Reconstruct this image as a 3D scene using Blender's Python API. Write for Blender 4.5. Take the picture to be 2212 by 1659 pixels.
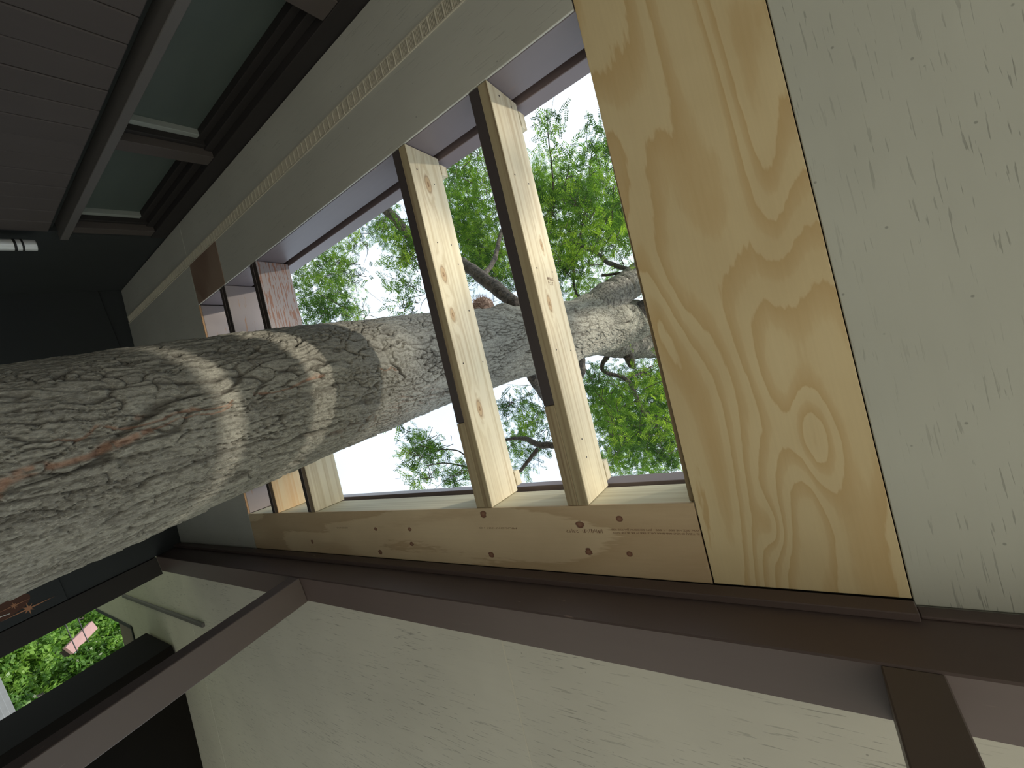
import bpy, bmesh, math, random
import numpy as np
from mathutils import Matrix, Vector

for o in list(bpy.data.objects): bpy.data.objects.remove(o)
S = bpy.context.scene
C = S.collection
random.seed(4); rng = np.random.default_rng(11)

# ------------------------------------------------------------------ camera, sky, sun, exposure
CZ = 1.55                       # camera height above the porch floor; coordinates below are measured from the camera
cam = bpy.data.cameras.new('camera'); cam.sensor_width = 36.0; cam.sensor_fit = 'HORIZONTAL'
cam.lens = 36.0*879.50/2212.0; cam.shift_x = 0.00053; cam.shift_y = -0.00567; cam.clip_start = 0.02; cam.clip_end = 500
co = bpy.data.objects.new('camera', cam); C.objects.link(co); S.camera = co
RX = (0.8061159, 0.29475395, 0.513125); UP = (0.19695477, -0.95132264, 0.23705284); BK = (0.55801969, -0.09002965, -0.8249295)
M = Matrix.Identity(4)
for i in range(3):
    M[i][0], M[i][1], M[i][2] = RX[i], UP[i], BK[i]
M[2][3] = CZ
co.matrix_world = M

w = bpy.data.worlds.new('sky'); S.world = w; w.use_nodes = True
wn = w.node_tree; wn.nodes.clear()
wo = wn.nodes.new('ShaderNodeOutputWorld'); wb = wn.nodes.new('ShaderNodeBackground')
tc = wn.nodes.new('ShaderNodeTexCoord'); cn = wn.nodes.new('ShaderNodeTexNoise'); cr = wn.nodes.new('ShaderNodeValToRGB')
cn.inputs['Scale'].default_value = 2.2; cn.inputs['Detail'].default_value = 4
cr.color_ramp.elements[0].position = 0.35; cr.color_ramp.elements[0].color = (0.60, 0.745, 0.93, 1)
cr.color_ramp.elements[1].position = 0.62; cr.color_ramp.elements[1].color = (0.80, 0.90, 0.98, 1)
wn.links.new(tc.outputs['Generated'], cn.inputs['Vector']); wn.links.new(cn.outputs['Fac'], cr.inputs['Fac'])
wn.links.new(cr.outputs['Color'], wb.inputs['Color']); wb.inputs['Strength'].default_value = 0.92
wn.links.new(wb.outputs['Background'], wo.inputs['Surface'])

sl = bpy.data.lights.new('sun', 'SUN'); sl.energy = 4.1; sl.angle = 0.025; sl.color = (1.0, 0.93, 0.78)
so = bpy.data.objects.new('sun', sl); C.objects.link(so)
so.rotation_euler = Vector((1.0, -0.116, 0.82)).to_track_quat('Z', 'Y').to_euler(); so.location = (20, -2, 18)

S.view_settings.view_transform = 'Standard'; S.view_settings.look = 'None'
S.view_settings.gamma = 1.0; S.view_settings.use_curve_mapping = False
S.view_settings.exposure = 0.66

# ------------------------------------------------------------------ frames and helpers
PITCH = math.radians(-6.526); H = 1.17797
bd = Vector((0, math.cos(PITCH), math.sin(PITCH))); dd = Vector((0, -math.sin(PITCH), math.cos(PITCH)))
SOF = Matrix(((1, bd.x, dd.x, H*dd.x), (0, bd.y, dd.y, H*dd.y), (0, bd.z, dd.z, H*dd.z + CZ), (0, 0, 0, 1)))   # soffit frame: x, s down the slope, d above the soffit
WLD = Matrix.Translation((0, 0, CZ))
WM = {}

def link(name, data, m, parent=None):
    o = bpy.data.objects.new(name, data); C.objects.link(o)
    WM[o.name] = m
    if parent is not None:
        o.parent = parent; o.matrix_basis = WM[parent.name].inverted() @ m
    else:
        o.matrix_basis = m
    return o
def tag(o, label=None, cat=None, group=None, kind=None):
    if label: o['label'] = label
    if cat: o['category'] = cat
    if group: o['group'] = group
    if kind: o['kind'] = kind
    return o
def thing(name, loc, label, cat, group=None, frame=None):
    m = (frame or WLD) @ Matrix.Translation(loc)
    return tag(link(name, None, Matrix.Translation(m.translation)), label, cat, group)
def setmat(me, m):
    if m is None: return
    for k in (m if isinstance(m, (list, tuple)) else [m]): me.materials.append(k)
def smooth(me):
    me.polygons.foreach_set('use_smooth', [True]*len(me.polygons))
def box_bm(dx, dy, dz, bev=0.002):
    bm = bmesh.new(); bmesh.ops.create_cube(bm, size=1.0)
    bmesh.ops.scale(bm, vec=(dx, dy, dz), verts=bm.verts)
    if bev: bmesh.ops.bevel(bm, geom=list(bm.edges), offset=min(bev, min(dx, dy, dz)*0.3), segments=1, affect='EDGES')
    return bm
def bm_me(name, bm, m):
    me = bpy.data.meshes.new(name); bm.to_mesh(me); bm.free(); setmat(me, m); return me
def board(name, a, b, m, parent=None, frame=SOF, bev=0.002, origin=False, rot=None):
    """a box from corner a to corner b in a frame"""
    a = Vector(a); b = Vector(b); c = (a + b)/2; d = b - a
    bm = box_bm(abs(d.x), abs(d.y), abs(d.z), bev)
    if origin:
        bmesh.ops.translate(bm, vec=c, verts=bm.verts); mm = frame
    else: mm = frame @ Matrix.Translation(c)
    if rot: mm = mm @ rot
    return link(name, bm_me(name, bm, m), mm, parent)
def multi(name, boxes, m, parent=None, frame=SOF, bev=0.002):
    bm = bmesh.new()
    for a, b in boxes:
        a = Vector(a); b = Vector(b); d = b - a
        t = box_bm(abs(d.x), abs(d.y), abs(d.z), bev); bmesh.ops.translate(t, vec=(a+b)/2, verts=t.verts)
        me = bpy.data.meshes.new('t'); t.to_mesh(me); t.free(); bm.from_mesh(me); bpy.data.meshes.remove(me)
    return link(name, bm_me(name, bm, m), frame.copy(), parent)
def structure(o): o['kind'] = 'structure'; return o
def poly_me(name, verts, faces, m, sm=False):
    me = bpy.data.meshes.new(name); me.from_pydata([tuple(v) for v in verts], [], faces); setmat(me, m); me.update()
    if sm: smooth(me)
    return me
def tube_vf(pts, rad, n=10, cap=True):
    pts = [Vector(p) for p in pts]; V = []; F = []
    up = Vector((0.31, 0.2, 0.93))
    for i, p in enumerate(pts):
        t = (pts[min(i+1, len(pts)-1)] - pts[max(i-1, 0)]).normalized()
        x = t.cross(up).normalized(); y = t.cross(x)
        for k in range(n):
            a = 2*math.pi*k/n; V.append(p + (x*math.cos(a) + y*math.sin(a))*rad[i])
    for i in range(len(pts)-1):
        for k in range(n): F.append((i*n+k, i*n+(k+1) % n, (i+1)*n+(k+1) % n, (i+1)*n+k))
    if cap: F.append(tuple(range(n-1, -1, -1))); F.append(tuple(range((len(pts)-1)*n, len(pts)*n)))
    return V, F
def catmull(pts, sub):
    P = np.array(pts, float); P = np.vstack([2*P[0]-P[1], P, 2*P[-1]-P[-2]]); out = []
    for i in range(1, len(P)-2):
        for t in np.linspace(0, 1, sub, endpoint=False):
            a, b, c, d = P[i-1:i+3]
            out.append(0.5*((2*b) + (c-a)*t + (2*a-5*b+4*c-d)*t*t + (3*b-a-3*c+d)*t**3))
    out.append(P[-2]); return np.array(out)

# ------------------------------------------------------------------ materials
def newmat(name):
    m = bpy.data.materials.new(name); m.use_nodes = True; nt = m.node_tree; nt.nodes.clear()
    out = nt.nodes.new('ShaderNodeOutputMaterial'); b = nt.nodes.new('ShaderNodeBsdfPrincipled')
    nt.links.new(b.outputs[0], out.inputs['Surface']); return m, nt, b
def N(nt, t, ins=None, **pr):
    n = nt.nodes.new('ShaderNode'+t)
    for k, v in pr.items(): setattr(n, k, v)
    for k, v in (ins or {}).items():
        if isinstance(v, bpy.types.NodeSocket): nt.links.new(v, n.inputs[k])
        else: n.inputs[k].default_value = v
    return n
def coords(nt, scale=(1, 1, 1), src='Object', rand=0.0):
    t = N(nt, 'TexCoord'); v = t.outputs[src]
    if rand:
        oi = N(nt, 'ObjectInfo'); r = N(nt, 'Math', {0: oi.outputs['Random'], 1: rand}, operation='MULTIPLY')
        v = N(nt, 'VectorMath', {0: v, 1: r.outputs[0]}, operation='ADD').outputs[0]
    return N(nt, 'VectorMath', {0: v, 1: scale}, operation='MULTIPLY').outputs[0]
def noise(nt, v, sc=1.0, det=3.0, dist=0.0, rough=0.5):
    return N(nt, 'TexNoise', {'Vector': v, 'Scale': sc, 'Detail': det, 'Distortion': dist, 'Roughness': rough}).outputs['Fac']
def ramp(nt, f, stops, interp='LINEAR'):
    r = N(nt, 'ValToRGB', {'Fac': f}); e = r.color_ramp.elements; r.color_ramp.interpolation = interp
    while len(e) < len(stops): e.new(0.5)
    for i, (p, c) in enumerate(stops):
        e[i].position = p; e[i].color = (c, c, c, 1) if isinstance(c, (int, float)) else (*c, 1)
    return r.outputs['Color']
def mix(nt, f, a, b, blend='MIX'):
    n = N(nt, 'MixRGB', {'Fac': f}, blend_type=blend)
    for k, v in ((1, a), (2, b)):
        if isinstance(v, bpy.types.NodeSocket): nt.links.new(v, n.inputs[k])
        else: n.inputs[k].default_value = (*v, 1)
    return n.outputs[0]
def mth(nt, op, a, b=0.0):
    return N(nt, 'Math', {0: a, 1: b}, operation=op).outputs[0]
def bump(nt, b, h, st=0.3, dist=0.004):
    n = N(nt, 'Bump', {'Height': h, 'Strength': st, 'Distance': dist}); nt.links.new(n.outputs[0], b.inputs['Normal']); return n
def setc(nt, b, c):
    if isinstance(c, bpy.types.NodeSocket): nt.links.new(c, b.inputs['Base Color'])
    else: b.inputs['Base Color'].default_value = (*c, 1)

def painted(name, c, axis=0, rough=0.5, chips=0.0, checks=0.0, chipcol=(0.45, 0.33, 0.27), spec=0.4, fine=1.0):
    """paint over boards, grain along axis (0 x, 1 y, 2 z)"""
    m, nt, b = newmat(name)
    st = [26, 26, 26]; st[axis] = 1.4
    g = noise(nt, coords(nt, st, rand=7.3), 1.0, 4)
    big = noise(nt, coords(nt, rand=3.1), 2.3, 3)
    col = mix(nt, big, tuple(x*0.86 for x in c), tuple(min(1, x*1.12) for x in c))
    col = mix(nt, mth(nt, 'MULTIPLY', g, 0.16), col, tuple(x*0.62 for x in c))
    hgt = g
    if checks:
        s2 = [190, 190, 190]; s2[axis] = 11.0
        ck = noise(nt, coords(nt, s2, rand=2.0), 1.0, 2, 0.3)
        area = noise(nt, coords(nt, rand=5.0), 2.8, 2)
        ckm = mth(nt, 'MULTIPLY', ramp(nt, ck, [(0.635, 0.0), (0.67, 1.0)]), ramp(nt, area, [(0.30, 0.0), (0.60, 1.0)]))
        col = mix(nt, mth(nt, 'MULTIPLY', ckm, checks), col, tuple(x*0.38 for x in c))
        sp = N(nt, 'TexVoronoi', {'Vector': coords(nt, rand=1.0), 'Scale': 17.0}).outputs['Distance']
        col = mix(nt, mth(nt, 'MULTIPLY', ramp(nt, sp, [(0.035, 1.0), (0.06, 0.0)]), 0.55), col, tuple(x*0.3 for x in c))
        hgt = mth(nt, 'SUBTRACT', g, ckm)
    if chips:
        s3 = [52*fine]*3; s3[axis] = 7.0*fine**0.5
        cf = noise(nt, coords(nt, s3, rand=9.0), 1.0, 4, 0.2)
        ar = noise(nt, coords(nt, rand=4.0), 3.1, 2)
        cm = mth(nt, 'MULTIPLY', ramp(nt, cf, [(0.72-chips*0.2, 0.0), (0.75-chips*0.2, 1.0)]), ramp(nt, ar, [(0.5-chips*0.3, 0.0), (0.62-chips*0.2, 1.0)]))
        col = mix(nt, cm, col, mix(nt, g, chipcol, tuple(x*0.55 for x in chipcol)))
    setc(nt, b, col); b.inputs['Roughness'].default_value = rough; b.inputs['Specular IOR Level'].default_value = spec
    bump(nt, b, hgt, 0.25, 0.002); return m

def lumber(name, axis=1, light=(0.75, 0.67, 0.505), dark=(0.50, 0.385, 0.24), knots=(), streak=1.0):
    """sawn softwood; knots = ((x, y, z, radius), ...) in object space"""
    m, nt, b = newmat(name)
    st = [48, 48, 48]; st[axis] = 0.55
    v = coords(nt, st, rand=0.0 if knots else 6.0)
    if knots:
        wv = coords(nt); pull = None
        for k in knots:
            d = N(nt, 'VectorMath', {0: wv, 1: tuple(k[:3])}, operation='SUBTRACT').outputs[0]
            sq = [1, 1, 1]; sq[axis] = 0.45
            d = N(nt, 'VectorMath', {0: d, 1: sq}, operation='MULTIPLY').outputs[0]
            ln = N(nt, 'VectorMath', {0: d}, operation='LENGTH').outputs['Value']
            q = mth(nt, 'DIVIDE', ln, k[3])
            pull = q if pull is None else mth(nt, 'MINIMUM', pull, q)
        off = mth(nt, 'MULTIPLY', mth(nt, 'POWER', 2.718, mth(nt, 'MULTIPLY', pull, -0.9)), 2.6)
        v = N(nt, 'VectorMath', {0: v, 1: off}, operation='ADD').outputs[0]
    g = noise(nt, v, 1.0, 2, 0.1)
    g2 = noise(nt, coords(nt, [x*3.3 for x in st], rand=0.0 if knots else 3.0), 1.0, 2)
    big = noise(nt, coords(nt, [1.5, 1.5, 1.5], rand=2.0), 2.0, 2)
    f = mth(nt, 'MULTIPLY', ramp(nt, g, [(0.44, 0.0), (0.60, 1.0)]), 0.62*streak)
    col = mix(nt, f, light, dark)
    col = mix(nt, mth(nt, 'MULTIPLY', g2, 0.18), col, dark)
    col = mix(nt, mth(nt, 'MULTIPLY', ramp(nt, big, [(0.35, 0.0), (0.7, 1.0)]), 0.25), col, tuple(x*y for x, y in zip(light, (0.82, 0.84, 0.72))))
    if knots:
        rings = mth(nt, 'SINE', mth(nt, 'MULTIPLY', pull, 11.0))
        kc = mix(nt, ramp(nt, rings, [(0.3, 0.0), (0.8, 1.0)]), (0.50, 0.36, 0.21), (0.28, 0.17, 0.09))
        col = mix(nt, ramp(nt, pull, [(0.55, 1.0), (1.05, 0.0)]), col, kc)
    setc(nt, b, col); b.inputs['Roughness'].default_value = 0.7; b.inputs['Specular IOR Level'].default_value = 0.2
    bump(nt, b, g, 0.2, 0.002); return m

def plywood(name, axis, K, lightc, tanc, sc, contrast=1.0, knots=(), off=(0, 0, 0), cath=None, eyes=()):
    """rotary-cut veneer: contour bands of a stretched height field"""
    m, nt, b = newmat(name)
    v0 = coords(nt)
    v0 = N(nt, 'VectorMath', {0: v0, 1: off}, operation='ADD').outputs[0]
    scl = [sc[0], sc[0], sc[0]]; scl[axis] = sc[1]
    v = N(nt, 'VectorMath', {0: v0, 1: scl}, operation='MULTIPLY').outputs[0]
    h = noise(nt, v, 1.0, 1.2, 0.35, 0.4)
    js = [95, 95, 95]; js[axis] = 16
    j = noise(nt, N(nt, 'VectorMath', {0: v0, 1: js}, operation='MULTIPLY').outputs[0], 1.0, 2)
    hh = mth(nt, 'ADD', mth(nt, 'MULTIPLY', h, K), mth(nt, 'MULTIPLY', j, 0.26))
    sx = N(nt, 'SeparateXYZ', {0: v0})
    if cath:
        ax_ = mth(nt, 'ABSOLUTE', mth(nt, 'SUBTRACT', sx.outputs[0], cath[0]))
        hh = mth(nt, 'ADD', hh, mth(nt, 'ADD', mth(nt, 'MULTIPLY', ax_, cath[1]), mth(nt, 'MULTIPLY', sx.outputs[1], cath[2])))
    for ex, es, rx_, ry_, amp in eyes:
        d_ = N(nt, 'VectorMath', {0: v0, 1: (ex, es, 0)}, operation='SUBTRACT').outputs[0]
        d_ = N(nt, 'VectorMath', {0: d_, 1: (1/rx_, 1/ry_, 0)}, operation='MULTIPLY').outputs[0]
        l_ = N(nt, 'VectorMath', {0: d_}, operation='LENGTH').outputs['Value']
        hh = mth(nt, 'ADD', hh, mth(nt, 'MULTIPLY', mth(nt, 'POWER', 2.718, mth(nt, 'MULTIPLY', mth(nt, 'MULTIPLY', l_, l_), -1.0)), amp))
    fr = mth(nt, 'FRACT', hh)
    band = ramp(nt, fr, [(0.0, 0.0), (0.40, 0.12), (0.52, 0.55), (0.90, 1.0), (0.955, 0.05)])
    blot = noise(nt, v0, 3.0, 3)
    fs = [150, 150, 150]; fs[axis] = 5
    fine = noise(nt, N(nt, 'VectorMath', {0: v0, 1: fs}, operation='MULTIPLY').outputs[0], 1.0, 3)
    col = mix(nt, mth(nt, 'MULTIPLY', band, contrast), lightc, tanc)
    col = mix(nt, mth(nt, 'MULTIPLY', ramp(nt, blot, [(0.4, 0.0), (0.75, 1.0)]), 0.35), col, tuple(x*0.8 for x in tanc))
    col = mix(nt, mth(nt, 'MULTIPLY', fine, 0.14), col, tuple(x*0.55 for x in tanc))
    if knots:
        pull = None
        for x, s, r in knots:
            d = N(nt, 'VectorMath', {0: v0, 1: (x, s, 0)}, operation='SUBTRACT').outputs[0]
            d = N(nt, 'VectorMath', {0: d, 1: (0.85, 1, 0)}, operation='MULTIPLY').outputs[0]
            q = mth(nt, 'DIVIDE', N(nt, 'VectorMath', {0: d}, operation='LENGTH').outputs['Value'], r)
            pull = q if pull is None else mth(nt, 'MINIMUM', pull, q)
        pull = mth(nt, 'ADD', pull, mth(nt, 'MULTIPLY', mth(nt, 'SUBTRACT', j, 0.5), 0.9))
        kc = ramp(nt, pull, [(0.25, (0.30, 0.17, 0.11)), (0.62, (0.24, 0.11, 0.07)), (0.9, (0.13, 0.06, 0.04))])
        col = mix(nt, ramp(nt, pull, [(0.8, 1.0), (1.15, 0.0)]), col, kc)
    setc(nt, b, col); b.inputs['Roughness'].default_value = 0.6; b.inputs['Specular IOR Level'].default_value = 0.25
    bump(nt, b, fine, 0.12, 0.001); return m

def plain(name, c, rough=0.6, metal=0.0, spec=0.4, var=0.12, sc=9.0):
    m, nt, b = newmat(name)
    n = noise(nt, coords(nt, rand=3.0), sc, 4)
    setc(nt, b, mix(nt, n, tuple(x*(1-var) for x in c), tuple(min(1, x*(1+var)) for x in c)))
    b.inputs['Roughness'].default_value = rough; b.inputs['Metallic'].default_value = metal; b.inputs['Specular IOR Level'].default_value = spec
    bump(nt, b, n, 0.08, 0.002); return m

SOFFIT = (0.555, 0.56, 0.49)
M_soffit_s = painted('soffit paint grain down slope', SOFFIT, 1, 0.62, checks=0.62, spec=0.25)
M_soffit_x = painted('soffit paint grain along eave', (0.575, 0.55, 0.47), 0, 0.62, checks=0.7, spec=0.25)
M_soffit_plain = painted('soffit paint smooth', (0.53, 0.525, 0.47), 0, 0.6, checks=0.25, spec=0.25)
M_vent = plain('vent metal paint', (0.60, 0.56, 0.46), 0.55)
M_brown_x = painted('brown paint along x', (0.122, 0.088, 0.080), 0, 0.5, chips=0.06, spec=0.45)
M_brown_s = painted('brown paint down slope', (0.080, 0.066, 0.066), 1, 0.38, chips=0.05, spec=0.5)
M_brown_z = painted('brown paint upright', (0.108, 0.080, 0.069), 2, 0.5, chips=0.08, spec=0.5)
M_header = painted('purple brown header paint', (0.185, 0.155, 0.165), 0, 0.4, chips=0.22, chipcol=(0.42, 0.26, 0.22))
M_flash = plain('brown metal flashing', (0.20, 0.155, 0.16), 0.38, 0.0, 0.5, 0.05)
M_peel = painted('peeling brown paint', (0.33, 0.28, 0.275), 1, 0.55, chips=0.95, chipcol=(0.34, 0.16, 0.105), fine=2.2)
M_peel2 = painted('thin brown paint', (0.33, 0.28, 0.275), 1, 0.55, chips=0.35, chipcol=(0.42, 0.25, 0.17))
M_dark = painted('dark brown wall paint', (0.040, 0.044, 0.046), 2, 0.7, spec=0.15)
M_siding = painted('brown vertical siding', (0.092, 0.077, 0.073), 2, 0.65, spec=0.2)
M_trimdark = painted('dark window trim', (0.034, 0.030, 0.030), 0, 0.6, spec=0.2)
M_trimlight = painted('window casing paint', (0.13, 0.12, 0.115), 0, 0.6, spec=0.25)
M_jamb = painted('pale window jamb', (0.32, 0.34, 0.32), 2, 0.6)
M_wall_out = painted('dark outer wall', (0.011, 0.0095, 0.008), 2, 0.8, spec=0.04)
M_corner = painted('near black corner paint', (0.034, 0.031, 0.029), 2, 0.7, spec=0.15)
M_lum_s = lumber('treated lumber down slope', 1, (0.74, 0.66, 0.49), (0.50, 0.39, 0.245))
M_lum_x = lumber('treated lumber along x', 0, (0.70, 0.64, 0.47), (0.50, 0.42, 0.27), streak=0.8)
M_lum_shade = lumber('shaded lumber strip', 1, (0.46, 0.38, 0.24), (0.24, 0.17, 0.10), streak=1.3)  # darker copy of the new lumber, underside shade put into its colour
M_lum_or = lumber('orange stained lumber', 1, (0.70, 0.56, 0.36), (0.62, 0.36, 0.17), streak=0.9)
M_ink = plain('grade stamp ink', (0.21, 0.115, 0.07), 0.8, var=0.3, sc=60)
M_ply1 = plywood('broad grain plywood', 1, 11.0, (0.77, 0.63, 0.375), (0.64, 0.455, 0.225), (4.2, 1.0), 0.95, cath=(-0.02, 13.0, -1.5), eyes=((0.005, 0.30, 0.055, 0.13, 3.2), (-0.12, 0.52, 0.03, 0.07, 1.4)))
M_floor = plain('patio concrete', (0.50, 0.485, 0.44), 0.85, sc=5)
M_grass = plain('lawn', (0.23, 0.245, 0.14), 0.9, var=0.5, sc=3)
M_roof = plain('roof sheathing', (0.16, 0.13, 0.11), 0.85)
M_metal = plain('brushed metal', (0.85, 0.86, 0.86), 0.35, 0.35, 0.5, 0.03)
M_black = plain('black enamel', (0.012, 0.012, 0.012), 0.5)
M_orange = plain('orange print', (0.085, 0.028, 0.012), 0.6)
M_star = plain('copper star print', (0.42, 0.19, 0.09), 0.5)
M_white = plain('white print', (0.75, 0.75, 0.72), 0.6, var=0.03)

def glassmat():
    m, nt, b = newmat('frosted window glass')
    n = noise(nt, coords(nt, (1, 1, 3)), 2.0, 3)
    setc(nt, b, mix(nt, n, (0.062, 0.082, 0.076), (0.105, 0.13, 0.118)))
    b.inputs['Roughness'].default_value = 0.45; b.inputs['Specular IOR Level'].default_value = 0.5
    return m
M_glass = glassmat()

def barkmat():
    m, nt, b = newmat('tree bark')
    at = N(nt, 'Attribute', attribute_name='crack'); rd = N(nt, 'Attribute', attribute_name='red')
    cell = N(nt, 'Attribute', attribute_name='plate')
    v = coords(nt, (1, 1, 0.45))
    n1 = noise(nt, v, 14, 4); n2 = noise(nt, v, 120, 3, 0.3, 0.6); n3 = noise(nt, coords(nt, (1, 1, 0.6)), 330, 2)
    c = mix(nt, ramp(nt, n1, [(0.35, 0.0), (0.68, 1.0)]), (0.225, 0.214, 0.186), (0.315, 0.303, 0.258))
    c = mix(nt, mth(nt, 'MULTIPLY', cell.outputs['Fac'], 0.4), c, (0.37, 0.358, 0.305))
    c = mix(nt, mth(nt, 'MULTIPLY', ramp(nt, n2, [(0.46, 0.0), (0.62, 1.0)]), 0.6), c, (0.115, 0.105, 0.085))
    c = mix(nt, mth(nt, 'MULTIPLY', ramp(nt, n3, [(0.58, 0.0), (0.66, 1.0)]), 0.5), c, (0.46, 0.44, 0.36))
    c = mix(nt, mth(nt, 'MULTIPLY', at.outputs['Fac'], 0.85), c, (0.075, 0.066, 0.056))
    c = mix(nt, rd.outputs['Fac'], c, mix(nt, n2, (0.44, 0.27, 0.19), (0.25, 0.125, 0.08)))
    setc(nt, b, c); b.inputs['Roughness'].default_value = 0.9; b.inputs['Specular IOR Level'].default_value = 0.12
    hh = mth(nt, 'ADD', n2, mth(nt, 'MULTIPLY', n3, 0.5))
    bump(nt, b, hh, 0.7, 0.004); return m
M_bark = barkmat()
def limbmat(name, lo, hi):
    m, nt, b = newmat(name)
    n = noise(nt, coords(nt), 35, 5, 0.6)
    setc(nt, b, ramp(nt, n, [(0.35, lo), (0.65, hi)]))
    b.inputs['Roughness'].default_value = 0.9; bump(nt, b, n, 0.9, 0.02); return m
M_limb = limbmat('limb bark', (0.03, 0.025, 0.023), (0.115, 0.098, 0.085)); M_limb_big = limbmat('thick limb bark', (0.065, 0.057, 0.05), (0.25, 0.235, 0.205))
def leafmat(name, a, b2, c3):
    m = bpy.data.materials.new(name); m.use_nodes = True; nt = m.node_tree; nt.nodes.clear()
    out = nt.nodes.new('ShaderNodeOutputMaterial')
    at = N(nt, 'Attribute', attribute_name='tone')
    c = ramp(nt, at.outputs['Fac'], [(0.0, a), (0.55, b2), (1.0, c3)])
    d = N(nt, 'BsdfDiffuse', {'Color': c}); t = N(nt, 'BsdfTranslucent', {'Color': mix(nt, 1.0, c, (1.0, 1.0, 0.5), 'MULTIPLY')})
    g = N(nt, 'BsdfGlossy', {'Roughness': 0.4}); g.inputs['Color'].default_value = (1, 1, 1, 1)
    ms = N(nt, 'MixShader', {0: 0.6, 1: d.outputs[0], 2: t.outputs[0]})
    m2 = N(nt, 'MixShader', {0: 0.015, 1: ms.outputs[0], 2: g.outputs[0]})
    nt.links.new(m2.outputs[0], out.inputs['Surface']); return m
M_leaf = leafmat('locust leaf', (0.035, 0.085, 0.028), (0.11, 0.235, 0.04), (0.27, 0.42, 0.075))
M_leaf2 = leafmat('distant leaf', (0.03, 0.08, 0.015), (0.10, 0.22, 0.04), (0.25, 0.42, 0.09))

# ------------------------------------------------------------------ the setting
g = multi('ground', [((-120, -120, -1.72), (80, 120, -1.62))], M_grass, frame=WLD, bev=0); structure(g)
hx0, hx1, hy0, hy1 = -2.15, -1.15, -0.55, 0.48
f = multi('floor', [((-4.6, -1.42, -1.63), (hx0, 3.0, -1.55)), ((hx1, -1.42, -1.63), (14, 3.0, -1.55)), ((-4.6, 3.0, -1.63), (14, 10.0, -1.55)), ((3.7, -7.0, -1.63), (14, -1.42, -1.55)),  # outer slabs extended out of view to bounce neutral light under the soffit
                    ((hx0, -1.42, -1.63), (hx1, hy0, -1.55)), ((hx0, hy1, -1.63), (hx1, 3.0, -1.55))], M_floor, frame=WLD, bev=0.004); structure(f)
structure(multi('roof', [((-8.7, -2.3, 0.195), (-3.125, 3.3, 0.235)), ((-0.25, -2.3, 0.195), (3.6, 3.3, 0.235)),
                         ((-3.125, -2.3, 0.195), (-0.25, -0.99, 0.235)), ((-3.125, 0.50, 0.195), (-0.25, 3.3, 0.235))], M_roof))

YW = -1.3927                                   # face of the house wall
wb_ = link('wall_back', None, WLD @ Matrix.Translation((0, YW, -1.55))); structure(wb_)
board('wall_core', (-4.6, YW-0.22, -1.60), (3.6, YW-0.16, 1.60), M_dark, wb_, WLD, 0)
board('dark_panel', (-4.52, YW-0.16, -1.55), (-3.335, YW-0.004, 1.50), M_dark, wb_, WLD)
x = -3.33; pl = None
while x < 1.6:
    if pl is None:
        pl = board('plank', (x, YW-0.024, -1.55), (x+0.134, YW, 0.775), M_siding, wb_, WLD, 0.004); base = pl
    else:
        pl = link('plank', base.data, WLD @ Matrix.Translation((x+0.067, YW-0.012+random.uniform(-0.0015, 0.0015), -0.3875)), wb_)
    x += 0.1385
board('wall_backing', (-3.335, YW-0.16, -1.55), (3.5, YW-0.03, 0.80), M_dark, wb_, WLD, 0)

w1 = link('window_1', None, WLD @ Matrix.Translation((-2.3, YW, 0.82))); structure(w1)
board('sill_shade_board', (-3.36, YW-0.10, 0.765), (1.6, YW-0.055, 0.8155), M_dark, w1, WLD)  # dark recessed board put in for the shadow band under the sill
board('sill', (-3.36, YW-0.12, 0.816), (1.6, YW+0.035, 0.852), M_trimlight, w1, WLD)
board('header_board', (-3.36, YW-0.10, 1.262), (1.6, YW-0.001, 1.46), M_trimdark, w1, WLD)
board('header_stop', (-3.30, YW-0.10, 1.225), (1.6, YW-0.035, 1.262), M_trimdark, w1, WLD)
board('header_sash', (-3.30, YW-0.12, 1.195), (1.6, YW-0.07, 1.228), M_trimdark, w1, WLD)
mull = [(-3.36, -3.262), (-2.355, -2.268), (-1.205, -1.10), (0.0, 0.095), (1.3, 1.4)]
for a, b in mull:
    mm = board('mullion', (a, YW-0.12, 0.852), (b, YW-0.004, 1.262), M_siding, w1, WLD)
    board('side_stop', (b, YW-0.12, 0.852), (b+0.028, YW-0.045, 1.262), M_trimdark, mm, WLD)
    board('jamb', (b+0.028, YW-0.125, 0.852), (b+0.062, YW-0.075, 1.200), M_jamb, mm, WLD)
for (a, b), (c, d) in zip(mull[:-1], mull[1:]):
    board('pane', (b+0.02, YW-0.115, 0.85), (c, YW-0.105, 1.21), M_glass, w1, WLD, 0.001)

XF = -4.516                                    # face of the end wall
wl = link('wall_left', None, WLD @ Matrix.Translation((XF, -0.3, -1.55))); structure(wl)
board('wall_panel', (XF-0.10, -1.5, -1.55), (XF, 0.835, 1.20), M_dark, wl, WLD)
board('wall_panel', (XF-0.10, -1.5, 1.20), (XF-0.02, 0.6, 1.36), M_dark, wl, WLD)

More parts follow.
